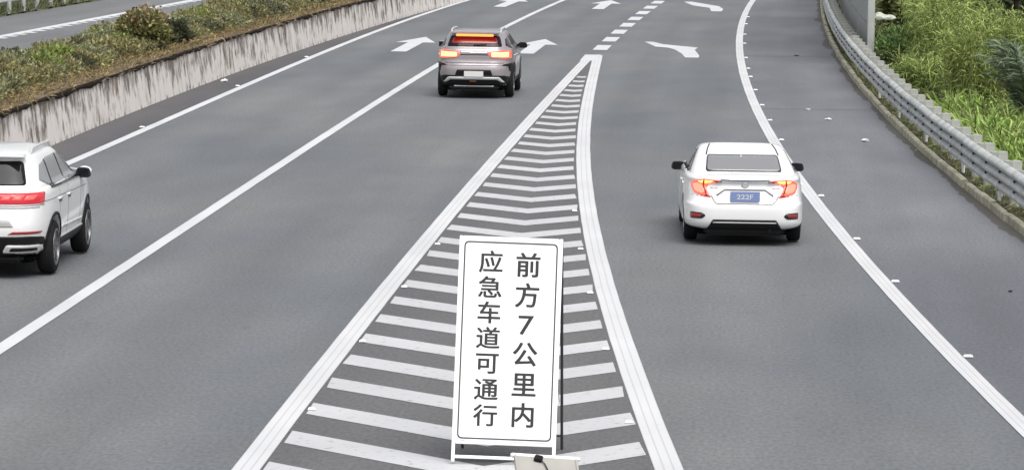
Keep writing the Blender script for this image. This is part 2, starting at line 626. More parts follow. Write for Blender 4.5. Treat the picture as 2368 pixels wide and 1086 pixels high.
# chevron hatching: 45 degree arms, 0.45 m painted every 2.05 m along the gore
k = 0
Ya = 28.33
while Ya < 106:
    fr = .56
    xa = gore_l(Ya) + (gore_r(Ya) - gore_l(Ya)) * fr

    def arm(cv, sgn, yy):
        # walk out from the apex at 45 degrees until the border line
        t = 0.0
        lim = .135 + .045
        while t < 6:
            x, y = xa + sgn * t, yy + t * 1.08
            b = cv(y) - sgn * lim
            if (x - b) * sgn >= 0:
                break
            t += .01
        return t
    if gore_r(Ya) - gore_l(Ya) > .55:
        W_ = .84 if Ya < 98 else .7
        tl0, tl1 = arm(gore_l, -1, Ya), arm(gore_l, -1, Ya + W_)
        tr0, tr1 = arm(gore_r, 1, Ya), arm(gore_r, 1, Ya + W_)
        q = 1.08
        if min(tl0, tl1, tr0, tr1) > .04:
            j = lambda: random.uniform(-.015, .015)
            pts = [(xa - tl0 + j(), Ya + tl0 * q), (xa, Ya), (xa + tr0 + j(), Ya + tr0 * q), (xa + tr1 + j(), Ya + W_ + tr1 * q), (xa, Ya + W_), (xa - tl1 + j(), Ya + W_ + tl1 * q)]
            mesh('hatch_stripe', [(p[0], p[1], ZM) for p in pts], [(0, 1, 4, 5), (1, 2, 3, 4)], P_HATCH, road)
    Ya += 2.05

# straight-ahead arrows on the two main lanes, bent arrows on the exit lane


def arrow(tail, tip):
    a, b = Vector((*tail, 0)), Vector((*tip, 0))
    d = (b - a)
    Ln = d.length
    d.normalize()
    n = Vector((d.y, -d.x, 0))
    P = lambda l, s: a + d * (l * Ln) + n * s
    pts = [P(0, -.235), P(0, .235), P(.60, .235), P(.60, .62), P(1, 0), P(.60, -.62), P(.60, -.235)]
    mesh('direction_arrow', [(p.x, p.y, ZM) for p in pts], [(0, 1, 2, 6), (3, 4, 5), (2, 3, 5, 6)], P_LINE, road)


arrow((-3.44, 112.6), (-2.85, 122.2))
arrow((0.33, 112.4), (0.98, 121.8))
arrow((-0.62, 148.4), (0.25, 158.2))
arrow((3.19, 147.4), (3.95, 157.2))
flat_poly('exit_arrow', [(4.12, 121.0), (4.40, 121.0), (4.66, 119.4), (5.66, 117.5), (5.49, 116.0), (5.47, 112.6), (5.39, 111.4), (5.0, 111.4), (4.99, 113.9), (4.88, 116.2), (4.72, 117.2), (4.36, 117.8)], ZM, P_LINE, road)
flat_poly('exit_arrow', [(6.92, 156.6), (7.26, 156.7), (8.13, 152.2), (8.15, 149.2), (7.96, 146.8), (7.56, 146.8), (7.67, 150.3), (7.11, 152.6)], ZM, P_LINE, road)

# opposite road: toothed rumble edge line
ribbon('edge_line', opp_line, 30, 300, .30, OPP_Z + .006, P_LINE, opp)
for Yt in np.arange(95.3, 150, 1.18):
    ribbon('line_tooth', opp_line, Yt, Yt + .62, .24, OPP_Z + .006, P_LINE, opp, off=.27, step=.62, ragged=.02)

nzg = np.random.default_rng(9)
vs, fs, uvs = [], [], []
Ysg = np.arange(30, 175, .35)
wv = np.convolve(nzg.normal(0, 1, len(Ysg) + 12), np.ones(7) / 7, 'same')[6:-6]
for i, Y in enumerate(Ysg):
    a, b = kerb_c.pt(Y, -max(.03, .13 + .13 * wv[i] + nzg.normal(0, .015)), .0066), kerb_c.pt(Y, .03, .0066)
    vs += [a, b]
    uvs += [(a.x - lane_line(Y), Y), (b.x - lane_line(Y), Y)]
for i in range(len(Ysg) - 1):
    fs.append((2 * i, 2 * i + 1, 2 * i + 3, 2 * i + 2))
mesh('gutter_dirt', vs, fs, asphalt('gutter_grit', (.055, .052, .048), (.085, .08, .07), .2), road, uvs=uvs)

# ------------------------------------------------------------------ right-hand kerb, verge
kerb = empty('kerb')
tag(kerb, kind='structure')


def kerb_stone(Ya, Yb, skew=0.0, h=.15):
    vs, fs = [], []
    n = max(1, int((Yb - Ya) / 1.3))
    prof = [(0, -.02), (.004, h - .02), (.02, h), (.10, h - .004), (.12, h - .02), (.12, -.05)]
    for i in range(n + 1):
        Y = Ya + (Yb - Ya) * i / n
        for o, z in prof:
            vs.append(kerb_c.pt(Y, o + skew * (1 if i == 0 else -.3), z))
    m_ = len(prof)
    for i in range(n):
        for j in range(m_ - 1):
            fs.append((i * m_ + j, i * m_ + j + 1, (i + 1) * m_ + j + 1, (i + 1) * m_ + j))
    fs.append(tuple(range(m_))[::-1])
    fs.append(tuple(range(n * m_, (n + 1) * m_)))
    mesh('kerb_stone', vs, fs, KERB, kerb)


Yk = 26.0
rk = random.Random(4)
while Yk < 175:
    Ln = rk.choice((1.6, 2.0, 2.0, 2.4)) if Yk < 100 else 2.3
    gap = rk.choice((.02, .03, .05)) if Yk < 100 else .55
    if abs(Yk + Ln - 68.2) < 1.3:
        gap = .28
    kerb_stone(Yk, Yk + Ln, rk.uniform(-.015, .02), .15 + rk.uniform(-.015, .012))
    Yk += Ln + gap
vg = strip('verge', lambda Y: kerb_c.pt(Y, .14, .11), lambda Y: kerb_c.pt(Y, 1.9, .02), -12, 330, 3, 0, VERGE, za=1, cols=2)
tag(vg, kind='structure')
bk = strip('roadside_bank', lambda Y: kerb_c.pt(Y, 1.85, .0), lambda Y: kerb_c.pt(Y, 14, -1.3), -12, 330, 4, 0, TERRAIN, za=1, cols=4)
tag(bk, kind='structure')

# ------------------------------------------------------------------ median: concrete barrier, earth
bar = empty('median_barrier', tuple(barrier_c.pt(75, 0, 0)))
tag(bar, 'long low concrete median barrier, whitish with dark drip stains', 'barrier')
B_TOP = .93
prof = [(0, 0), (-.015, .10), (-.10, .80), (-.11, B_TOP), (-.36, B_TOP), (-.40, 0)]
Yb = 13.0
while Yb < 300:
    Ye = Yb + 10
    vs, fs, uvs = [], [], []
    n = 8
    for i in range(n + 1):
        Y = Yb + .012 + (Ye - Yb - .024) * i / n
        for o, z in prof:
            vs.append(barrier_c.pt(Y, o, z) - bar.location)
            uvs.append((Y, z))
    m_ = len(prof)
    for i in range(n):
        for j in range(m_ - 1):
            fs.append((i * m_ + j, (i + 1) * m_ + j, (i + 1) * m_ + j + 1, i * m_ + j + 1))
    fs.append(tuple(range(m_)))
    fs.append(tuple(range(n * m_, (n + 1) * m_))[::-1])
    mesh('barrier_section', vs, fs, CONC, bar, uvs=uvs)
    Yb = Ye


def med_a(Y):
    return barrier_c.pt(Y, -.10, .88)


def med_b(Y):
    p = opp_line.pt(Y, 4.5, OPP_Z + .02)
    return p


# earth of the median, heaped a little over the barrier's top edge
vs, fs = [], []
cols_ = 12
Ys = np.arange(14, 300, .45)
nz = np.random.default_rng(3)
for i, Y in enumerate(Ys):
    a = barrier_c.pt(Y, -.075 + nz.normal(0, .018), .90 + nz.normal(0, .012))
    b = med_b(Y)
    if b.x > a.x - 2.2:
        b.x = a.x - 2.2
    for j in range(cols_ + 1):
        t = (j / cols_) ** 1.7
        p = a.lerp(b, t)
        hump = .09 * math.sin(PI * min(1, t * 6)) + .12 * math.sin(PI * t)
        p.z = a.z * (1 - t) + b.z * t + hump + nz.normal(0, .015 if 0 < j < cols_ else 0)
        if j == 1:
            p.z = B_TOP + .03 + nz.normal(0, .02)
        vs.append(p)
k_ = cols_ + 1
for i in range(len(Ys) - 1):
    for j in range(cols_):
        fs.append((i * k_ + j, (i + 1) * k_ + j, (i + 1) * k_ + j + 1, i * k_ + j + 1))
md = mesh('median_earth', vs, fs, SOIL, None, smooth=True)
tag(md, kind='structure')
# moss and soil crust over the barrier edge, coloured dark for the overhang's shadow
vs, fs = [], []
Ys = np.arange(14, 230, .3)
nz = np.random.default_rng(5)
dr = np.convolve(nz.normal(0, 1, len(Ys) + 8), np.ones(5) / 5, 'same')[4:-4]
for i, Y in enumerate(Ys):
    d = .055 + .045 * dr[i] + nz.normal(0, .012)
    for o, z in ((-.088, B_TOP - max(.03, d)), (-.070, B_TOP - max(.03, d) * .5), (-.072, B_TOP + .015), (-.10, B_TOP + .03), (-.13, B_TOP + .0)):
        vs.append(barrier_c.pt(Y, o, z + nz.normal(0, .006)))
for i in range(len(Ys) - 1):
    for j in range(4):
        fs.append((i * 5 + j, (i + 1) * 5 + j, (i + 1) * 5 + j + 1, i * 5 + j + 1))
cr = mesh('moss_shade_crust', vs, fs, SOILD, None, smooth=True)
tag(cr, 'crust of moss and soil over the median barrier edge, darkened as overhang shadow', 'moss', kind='stuff')

# ------------------------------------------------------------------ guardrails


def beam_mesh(name, cv, Ya, Yb, off, face, zoff, parent, n=4):
    """three-wave beam; face = +1 if the road lies at smaller offsets"""
    zs = np.linspace(.36, .87, 37)
    vs, fs = [], []
    ph = (zs - .36) / .51
    dep = -.085 * np.abs(np.sin(PI * 3 * ph)) ** .75
    edge = np.minimum(1, np.minimum(ph, 1 - ph) / .05)
    front = [(-d_ * -1 * face, z) for d_, z in zip(dep, zs)]
    ring = [(o * 1.0, z) for o, z in front] + [(o + .005 * face, z) for o, z in front[::-1]]
    m_ = len(ring)
    for i in range(n + 1):
        Y = Ya + (Yb - Ya) * i / n
        for o, z in ring:
            vs.append(cv.pt(Y, off + o, z + zoff))
    for i in range(n):
        for j in range(m_):
            j2 = (j + 1) % m_
            fs.append((i * m_ + j, i * m_ + j2, (i + 1) * m_ + j2, (i + 1) * m_ + j))
    fs.append(tuple(range(m_)))
    fs.append(tuple(range(n * m_, (n + 1) * m_)))
    o = mesh(name, vs, fs, GALV, parent)
    bm = bmesh.new()
    bm.from_mesh(o.data)
    bmesh.ops.recalc_face_normals(bm, faces=bm.faces)
    bm.to_mesh(o.data)
    bm.free()
    return o


bm = bmesh.new()
bm_tube(bm, [(0, 0, -.3), (0, 0, .86)], .08, 12)
POST_ME = from_bm('post', bm, GALVD).data
bm = bmesh.new()      # spacer block: hexagonal box section between beam and post
ring = [(-.14, -.06), (-.14, .06), (-.02, .12), (.14, .07), (.14, -.07), (-.02, -.12)]
lo = [bm.verts.new((x, y, .50)) for x, y in ring]
hi = [bm.verts.new((x, y, .85)) for x, y in ring]
for i in range(6):
    bm.faces.new((lo[i], lo[(i + 1) % 6], hi[(i + 1) % 6], hi[i]))
bm.faces.new(lo)
lid = bmesh.ops.inset_individual(bm, faces=[bm.faces.new(hi)], thickness=.012, depth=0)
BLOCK_ME = from_bm('spacer_block', bm, GALVD).data
bm = bmesh.new()
bmesh.ops.create_uvsphere(bm, u_segments=8, v_segments=4, radius=.034, matrix=Matrix.Diagonal((.6, 1.3, .7, 1)))
BOLT_ME = from_bm('bolt', bm, SEAMD).data
for o in list(C.objects):
    if o.name in ('post', 'spacer_block', 'bolt'):
        bpy.data.objects.remove(o)

gr = empty('guardrail', tuple(kerb_c.pt(60, .3, 0)))
tag(gr, 'curving grey three-wave steel guardrail between the kerb and the tall grass', 'guardrail')


def rel(o, root):
    """keep a world-space mesh in place under a thing whose Empty is not at the origin"""
    o.matrix_parent_inverse = Matrix.Translation(root.location).inverted()
    return o


Yg = 24.0
while Yg < 190:
    rel(beam_mesh('beam', kerb_c, Yg, Yg + 4.2, .15 + (.007 if int(Yg / 3.97) % 2 else 0), 1, -.03 + (.004 if int(Yg / 3.97) % 2 else 0), gr), gr)
    for s in (0.0, 1.985):
        Y = Yg + s + .9
        ang = -math.atan(kerb_c.slope(Y))
        p = kerb_c.pt(Y, .37, 0)
        po = rel(inst('post', POST_ME, gr, p, ang), gr)
        b = bpy.data.objects.new('spacer_block', BLOCK_ME)
        link(b, po)
        b.location = (-.04, 0, 0)
        if Y < 120:
            for z in (.53, .70):
                q = rel(inst('bolt', BOLT_ME, gr, kerb_c.pt(Y, .105, z - .03), ang), gr)
    Yg += 3.97
bm = bmesh.new()
bm_box(bm, (0, 0, 0), (.03, .16, .17), bevel=.01)
bm_box(bm, (.02, 0, .06), (.05, .05, .06))
REFL = from_bm('reflector', bm, WHITEP)
C.objects.unlink(REFL)
for Y in (62.9, 68.6, 76.2, 83.5, 90.5):
    rel(inst('reflector', REFL.data, gr, kerb_c.pt(Y, .15, .25), -math.atan(kerb_c.slope(Y)) + .1), gr)

og = empty('guardrail', tuple(opp_line.pt(120, -3.4, OPP_Z)))
tag(og, 'pale guardrail with grassy foot along the far side of the opposite road', 'guardrail')
Yg = 98.0
while Yg < 160:
    rel(beam_mesh('beam', opp_line, Yg, Yg + 3.97, -3.30, -1, OPP_Z - .02, og), og)
    for s in (0.0, 1.985):
        Y = Yg + s + .5
        p = opp_line.pt(Y, -3.18, OPP_Z - .02)
        rel(inst('post', POST_ME, og, p, 0), og)
    Yg += 3.97
ov = strip('opposite_verge', lambda Y: opp_line.pt(Y, -8, OPP_Z - .5), lambda Y: opp_line.pt(Y, -2.98, OPP_Z + .05), 20, 330, 4, 0, VERGE, za=1, cols=3)
tag(ov, kind='structure')

# ------------------------------------------------------------------ grey panel fence behind the guardrail
fe = empty('panel_fence', tuple(kerb_c.pt(108, .75, 0)))
tag(fe, 'tall grey panel fence behind the guardrail, ending at a thick pale post', 'fence')
Yf = 108.0
first = True
while Yf < 170:
    p0, p1 = kerb_c.pt(Yf, .78, 0), kerb_c.pt(Yf + 9, .78, 0)
    d = (p1 - p0)
    ang = math.atan2(d.y, d.x)
    bm = bmesh.new()
    wd = .20 if first else .10
    bm_box(bm, (0, 0, 2.2), (wd, wd, 5.2), bevel=.012)
    bm_box(bm, (0, 0, .12), (wd + .14, wd + .14, .03))
    for z in (.2, 1.2, 2.2, 3.2):
        bm_box(bm, (-.1 if first else 0, -wd / 2 - .012, z), (.03, .03, .03))
    po = from_bm('post', bm, FENCEP, fe)
    po.location = p0
    po.rotation_euler = (0, 0, ang)
    rel(po, fe)
    Ln = d.length
    for r in range(5):
        bm = bmesh.new()
        z0 = .25 + r * .9
        bm_box(bm, (Ln / 2, 0, z0 + .44), (Ln - wd - .02, .07, .88), bevel=.01)
        for q in range(1, 5):
            bm_box(bm, (Ln / 2, -.045, z0 + q * .178), (Ln - wd - .06, .03, .035))
        pn = from_bm('panel', bm, FENCEM, fe)
        pn.location = p0
        pn.rotation_euler = (0, 0, ang)
        rel(pn, fe)
    first = False
    Yf += 9

# ------------------------------------------------------------------ foliage


def foliage(name, P, D, L, Wd, tint, m, parent=None, droop=0.3, seg=1):
    """blades: P base points, D unit directions, L lengths, Wd widths, tint rgb per blade; seg 1 = diamond leaf, 2+ = bent blade"""
    n = len(P)
    P = np.asarray(P, float)
    D = np.asarray(D, float)
    L = np.asarray(L, float)[:, None]
    Wd = np.asarray(Wd, float)[:, None]
    rnd = rng.normal(size=(n, 3))
    side = np.cross(D, rnd)
    side /= np.linalg.norm(side, axis=1, keepdims=True) + 1e-9
    if seg == 1:
        a = P
        b = P + D * L * .45 + side * Wd * .5
        c = P + D * L
        c[:, 2] -= (droop * L)[:, 0] * .4
        d = P + D * L * .45 - side * Wd * .5
        V = np.stack([a, b, c, d], 1).reshape(-1, 3)
        F = np.arange(4 * n).reshape(n, 4)
        pv = 4
        fv = F
    else:
        rows = []
        for s in range(seg + 1):
            t = s / seg
            ctr = P + D * L * t
            ctr = ctr.copy()
            ctr[:, 2] -= droop * (L[:, 0]) * t * t
            hw = Wd * .5 * (1 - t) ** .6 * (1 if s else .7)
            rows += [ctr - side * hw, ctr + side * hw]
        V = np.stack(rows, 1).reshape(-1, 3)
        pv = 2 * (seg + 1)
        base = (np.arange(n) * pv)[:, None]
        F = np.concatenate([base + np.array([[2 * s, 2 * s + 1, 2 * s + 3, 2 * s + 2]]) for s in range(seg)], 0)
        fv = F
    me = bpy.data.meshes.new(name)
    me.vertices.add(len(V))
    me.vertices.foreach_set('co', V.astype(np.float32).ravel())
    me.loops.add(fv.size)
    me.loops.foreach_set('vertex_index', fv.astype(np.int32).ravel())
    me.polygons.add(len(fv))
    me.polygons.foreach_set('loop_start', (np.arange(len(fv)) * 4).astype(np.int32))
    me.update(calc_edges=True)
    at = me.attributes.new('tint', 'FLOAT_COLOR', 'POINT')
    tc = np.concatenate([np.repeat(np.clip(tint, 0, 1), pv, 0), np.ones((len(V), 1))], 1).astype(np.float32)
    at.data.foreach_set('color', tc.ravel())
    me.materials.append(m)
    return link(bpy.data.objects.new(name, me), parent)


def unit(v):
    return v / (np.linalg.norm(v, axis=1, keepdims=True) + 1e-9)


def tints(n, cols, var=.25):
    cols = np.array(cols)
    i = rng.integers(0, len(cols), n)
    return cols[i] * (1 + rng.normal(0, var, (n, 1)))


def clump_leaves(c, r, n, cols, ll=(.08, .15), flat=.5):
    """leaves through an ellipsoid's outer shell, pointing outwards and up"""
    d = unit(rng.normal(size=(n, 3)))
    d[:, 2] = np.where(d[:, 2] < -.35, -d[:, 2], d[:, 2])
    rad = rng.uniform(.55, 1.05, (n, 1))
    P = np.array(c) + d * rad * np.array(r)
    D = unit(d + rng.normal(0, .6, (n, 3)) + np.array([0, 0, .45]))
    L = rng.uniform(*ll, n)
    return P, D, L, L * rng.uniform(.35, .6, n), tints(n, cols)


OLIVE = [(0.25, 0.233, 0.103), (0.309, 0.288, 0.13), (0.199, 0.195, 0.093), (0.358, 0.317, 0.159), (0.17, 0.167, 0.093)]
SAGE = [(0.271, 0.286, 0.161), (0.329, 0.333, 0.188), (0.212, 0.228, 0.132)]
BRIGHT = [(0.238, 0.294, 0.07), (0.28, 0.329, 0.098), (0.182, 0.238, 0.056)]
DARKG = [(0.075, 0.083, 0.045), (0.098, 0.105, 0.06), (0.068, 0.075, 0.045), (0.128, 0.128, 0.075)]


def soil_z(Y, t):
    return .90 * (1 - t) + OPP_Z * t + .10


def med_pt(Y, off):
    """point in the median, off metres behind the barrier face"""
    p = barrier_c.pt(Y, -off)
    return p.x, p.y


# continuous planting of the median
acc = [[], [], [], [], []]
for i in range(420):
    Y = rng.uniform(56, 136)
    off = rng.uniform(.85, 2.4)
    x, y = med_pt(Y, off)
    hgt = .27 + .05 * math.sin(Y * .35) + rng.uniform(-.06, .12) + .03 * (off - 1.0)
    r = (rng.uniform(.3, .55), rng.uniform(.35, .7), max(.14, hgt))
    cols = [OLIVE, OLIVE, SAGE, BRIGHT, DARKG][rng.choice(5, p=[.30, .22, .28, .08, .12])]
    for a, v in zip(acc, clump_leaves((x, y, .90 + r[2] * .55), r, 520, cols, (.05, .12))):
        a.append(v)
mp = foliage('median_planting', *[np.concatenate(a) for a in acc], LEAF)
tag(mp, 'continuous low olive green planting on top of the median', 'planting', kind='stuff')
# upright shoots to roughen its outline
n = 5200
Yv = rng.uniform(56, 136, n)
ov_ = rng.uniform(.9, 2.9, n)
PP = np.array([(*med_pt(a, b), .95 + rng.uniform(.0, .3)) for a, b in zip(Yv, ov_)])
DD = unit(rng.normal(0, .45, (n, 3)) + np.array([0, 0, 1]))
L_ = rng.uniform(.15, .36, n)
ss = foliage('median_shoots', PP, DD, L_, rng.uniform(.018, .04, n), tints(n, SAGE + OLIVE + [(.24, .22, .13)]), LEAF, droop=.25, seg=2)
tag(ss, 'thin upright shoots sticking out of the median planting', 'shoots', kind='stuff')
# dry grass on the barrier-side strip
n = 15000
Yv = rng.uniform(56, 140, n)
ov_ = np.abs(rng.normal(.5, .3, n)) + .08
PP = np.array([(*med_pt(a, b), B_TOP + .03 + rng.uniform(-.01, .06)) for a, b in zip(Yv, ov_)])
DD = unit(rng.normal(0, .8, (n, 3)) + np.array([.25, -.1, .55]))
dg = foliage('dry_grass', PP, DD, rng.uniform(.08, .24, n), rng.uniform(.012, .03, n), tints(n, [(.28, .205, .105), (.34, .255, .135), (.21, .16, .09), (.24, .215, .095), (.16, .135, .07)]), DRY, droop=.35, seg=2)
tag(dg, 'brown dry grass strip along the top of the median barrier', 'dry grass', kind='stuff')


def shrub(name, label, Y, off, r, n, cols, cat='shrub', ll=(.09, .17), petals=None):
    x, y = med_pt(Y, off)
    o = empty(name, (x, y, .92))
    tag(o, label, cat)
    acc = [[], [], [], [], []]
    for i in range(14):
        a = rng.uniform(0, 2 * PI)
        q = rng.uniform(.15, .75)
        c = (r[0] * q * math.cos(a), r[1] * q * math.sin(a), r[2] * rng.uniform(.35, 1.0))
        rr = (r[0] * .5, r[1] * .45, r[2] * .32)
        for a_, v in zip(acc, clump_leaves(c, rr, n // 14, cols, ll)):
            a_.append(v)
    foliage('foliage', *[np.concatenate(a) for a in acc], LEAF, o)
    bm = bmesh.new()
    for i in range(5):
        a = rng.uniform(0, 2 * PI)
        bm_tube(bm, [(0, 0, -.1), (r[0] * .2 * math.cos(a), r[1] * .2 * math.sin(a), r[2] * .5), (r[0] * .5 * math.cos(a), r[1] * .5 * math.sin(a), r[2] * 1.05)], [.03, .02, .008], 6)
    from_bm('stem', bm, STEM, o)
    if petals:
        m_ = 380
        th_, q_ = rng.uniform(0, 2 * PI, m_), np.sqrt(rng.uniform(0, 1, m_))
        P = np.stack([.95 * r[0] * q_ * np.cos(th_), .9 * r[1] * q_ * np.sin(th_), r[2] * (1.34 - .42 * q_ ** 2 + rng.normal(0, .09, m_))], 1)
        foliage('flowers', P, unit(rng.normal(0, .6, (m_, 3)) + np.array([0, 0, .6])), rng.uniform(.06, .13, m_), rng.uniform(.05, .1, m_), tints(m_, petals, .2), PETAL, o)['kind'] = 'stuff'
    return o


def med_from_px(Y, X):
    return barrier_c(Y) - X


shrub('flowering_shrub', 'tallest median shrub, olive leaves topped with reddish pink flowers', 92.0, 1.0, (.62, .95, .78), 3800, [(.22, .22, .08), (.28, .28, .11), (.17, .17, .065), (.14, .14, .06)], petals=[(.34, .20, .15), (.42, .30, .23), (.26, .13, .10), (.16, .12, .08), (.38, .32, .2), (.2, .2, .08)])
shrub('dark_shrub', 'dark green rounded shrub just right of the flowering shrub on the median', 95.2, .85, (.42, .75, .50), 3000, DARKG + [(.07, .085, .04)])
shrub('leafy_shrub', 'bright yellow green leafy shrub on the median, left of the flowering shrub', 84.0, 1.9, (.6, 1.0, .38), 2400, BRIGHT)
shrub('pale_shrub', 'small pale cream leaved plant among olive median planting', 87.4, 1.35, (.3, .4, .42), 600, [(.36, .34, .17), (.42, .38, .22), (.25, .25, .10)])

# ---- right-hand roadside growth


def side_pt(Y, off):
    p = kerb_c.pt(Y, off)
    return p.x, p.y


def bank_z(off):
    return .05 if off < 1.9 else -1.3 * (off - 1.9) / 12.1


def blade_stand(name, label, cat, Y0, Y1, o0, o1, n, ln, wd, cols, lean=.35, droop=.35, zb=(0, .1), m=LEAF, seg=3, var=.25, kind='stuff', group=None):
    Yv = rng.uniform(Y0, Y1, n)
    ovv = rng.uniform(o0, o1, n)
    P = np.array([(*side_pt(a, b), bank_z(b) + rng.uniform(*zb)) for a, b in zip(Yv, ovv)])
    D = unit(rng.normal(0, lean, (n, 3)) + np.array([0, 0, 1]))
    L = rng.uniform(*ln, n)
    f = foliage(name, P, D, L, rng.uniform(*wd, n), tints(n, cols, var), m, None, droop, seg)
    return tag(f, label, cat, kind=kind)


REED = [(0.225, 0.354, 0.074), (0.286, 0.422, 0.098), (0.181, 0.287, 0.057), (0.347, 0.457, 0.13), (0.151, 0.237, 0.049)]
blade_stand('reed_grass', 'bright green tall grass bank behind the near end of the guardrail', 'grass', 61, 85, 1.0, 3.6, 8000, (.7, 1.9), (.03, .065), REED + [(.34, .38, .15)], lean=.62, droop=.6, var=.32)
blade_stand('dead_grass', 'brown withered grass at the foot of the bright green bank', 'grass', 58, 71, .68, 1.15, 1300, (.4, 1.0), (.02, .045), [(.22, .17, .09), (.17, .13, .07), (.27, .22, .13), (.12, .11, .05)], lean=.5, droop=.7, m=DRY)
blade_stand('undergrowth', 'low dark undergrowth behind the guardrail', 'undergrowth', 56, 150, .7, 1.6, 7000, (.15, .5), (.02, .05), [(.06, .075, .03), (.08, .09, .04), (.11, .12, .05), (.05, .045, .03)], lean=.55, droop=.4)
blade_stand('kerbside_weeds', 'small weeds growing between the kerb and the guardrail posts', 'weeds', 50, 150, .14, .7, 5200, (.06, .28), (.012, .03), [(.16, .21, .065), (.22, .24, .09), (.12, .14, .06), (.28, .24, .13)], lean=.6, droop=.4)
blade_stand('bank_cover', 'mixed green ground cover filling the bank behind the guardrail', 'ground cover', 60, 190, 1.3, 9.0, 16000, (.5, 1.4), (.03, .07), [(.13, .165, .055), (.17, .21, .07), (.10, .13, .045), (.21, .24, .085)], lean=.5, droop=.4)
blade_stand('opposite_grass', 'short grass around the posts of the far guardrail', 'grass', 0, 0, 0, 0, 1, (.1, .2), (.02, .03), REED)
bpy.data.objects.remove(bpy.data.objects['opposite_grass'])
n = 3800
Yv = rng.uniform(98, 150, n)
PP = np.array([tuple(opp_line.pt(a, -rng.uniform(3.0, 4.2), OPP_Z + .02)) for a in Yv])
og_ = foliage('far_grass', PP, unit(rng.normal(0, .5, (n, 3)) + np.array([0, 0, 1])), rng.uniform(.12, .5, n), rng.uniform(.03, .06, n), tints(n, [(.14, .15, .07), (.10, .12, .05), (.19, .19, .11)]), LEAF, droop=.3, seg=2)
tag(og_, 'grass tufts round the posts of the far guardrail', 'grass', kind='stuff')


def bamboo(name, label, Y, off, h, rad, nst, nlf, cols):
    x, y = side_pt(Y, off)
    z0 = bank_z(off)
    o = empty(name, (x, y, z0))
    tag(o, label, 'bamboo', 'bamboo clumps behind the guardrail')
    bm = bmesh.new()
    P, D = [], []
    for i in range(nst):
        a = rng.uniform(0, 2 * PI)
        q = rad * math.sqrt(rng.uniform(0, 1))
        b = np.array([q * math.cos(a), q * math.sin(a), -.1])
        hh = h * rng.uniform(.65, 1.05)
        lean = np.array([math.cos(a), math.sin(a), 0]) * rng.uniform(.05, .42) * hh * .5
        pts = []
        for s in range(6):
            t = s / 5
            pts.append(b + lean * t ** 2.0 + np.array([0, 0, hh * (t - .12 * t ** 3)]))
        bm_tube(bm, [tuple(p) for p in pts], [.022, .02, .018, .014, .010, .004], 5)
        for k in range(nlf // nst):
            t = rng.uniform(.06, 1) ** .9
            s = min(4, int(t * 5))
            f = t * 5 - s
            p = pts[s] * (1 - f) + pts[s + 1] * f
            P.append(p + rng.normal(0, .11, 3))
            D.append(rng.normal(0, .5, 3) + np.array([0, 0, .75]) + lean * .3)
    from_bm('canes', bm, mat('cane_' + name, (.17, .18, .07), .6, var=.2), o)
    n_ = len(P)
    foliage('leaves', np.array(P), unit(np.array(D)), rng.uniform(.16, .36, n_), rng.uniform(.016, .034, n_), tints(n_, cols, .3), LEAF, o, droop=.6, seg=2)
    return o


BAM = [(0.356, 0.438, 0.124), (0.28, 0.366, 0.104), (0.412, 0.482, 0.174), (0.224, 0.283, 0.082), (0.186, 0.229, 0.073)]
BAM2 = [(0.365, 0.465, 0.144), (0.31, 0.394, 0.124), (0.236, 0.309, 0.092), (0.199, 0.239, 0.082)]
bamboo('bamboo_clump', 'feathery yellow green bamboo nearest the dark tree', 87, 2.3, 2.9, .75, 30, 10500, BAM)
bamboo('bamboo_clump', 'tall drooping yellow green bamboo in the middle of the bank', 95, 2.2, 3.1, .85, 34, 12000, BAM2)
bamboo('bamboo_clump', 'yellow green bamboo directly beside the green bush at the fence post', 104, 2.3, 3.0, .75, 28, 10000, BAM)
bamboo('bamboo_clump', 'short spreading bamboo low behind the guardrail bend', 92, 1.35, 1.3, .6, 22, 5500, BAM2)


def bush(name, label, Y, off, r, n, cols, cat='bush', ll=(.08, .16), zc=0):
    x, y = side_pt(Y, off)
    o = empty(name, (x, y, bank_z(off)))
    tag(o, label, cat)
    acc = [[], [], [], [], []]
    for i in range(18):
        d = unit(rng.normal(size=(1, 3)))[0]
        d[2] = abs(d[2])
        q = rng.uniform(.3, .75)
        c = (r[0] * d[0] * q, r[1] * d[1] * q, zc + r[2] * (.35 + .75 * d[2] * q))
        s_ = rng.uniform(.3, .5)
        for a_, v in zip(acc, clump_leaves(c, (r[0] * s_, r[1] * s_, r[2] * s_ * .8), n // 18, cols, ll)):
            a_.append(v)
    foliage('foliage', *[np.concatenate(a) for a in acc], LEAF, o)
    bm = bmesh.new()
    for i in range(7):
        a = rng.uniform(0, 2 * PI)
        bm_tube(bm, [(0, 0, -.15), (r[0] * .25 * math.cos(a), r[1] * .25 * math.sin(a), zc + r[2] * .5), (r[0] * .6 * math.cos(a), r[1] * .6 * math.sin(a), zc + r[2] * .95)], [.05, .03, .01], 6)
    from_bm('stem', bm, STEM, o)
    return o


bush('green_bush', 'fresh green rounded bush right beside the thick fence post', 107, 1.45, (.6, 1.0, 1.05), 4500, [(.14, .23, .07), (.11, .19, .055), (.19, .26, .09), (.09, .15, .045)])
bush('leafy_bush', 'olive bush rising behind the white sheet near the fence post', 121, 2.4, (1.0, 1.6, 2.3), 6000, [(.19, .22, .08), (.15, .18, .065), (.24, .25, .10), (.11, .13, .05)], ll=(.12, .22))


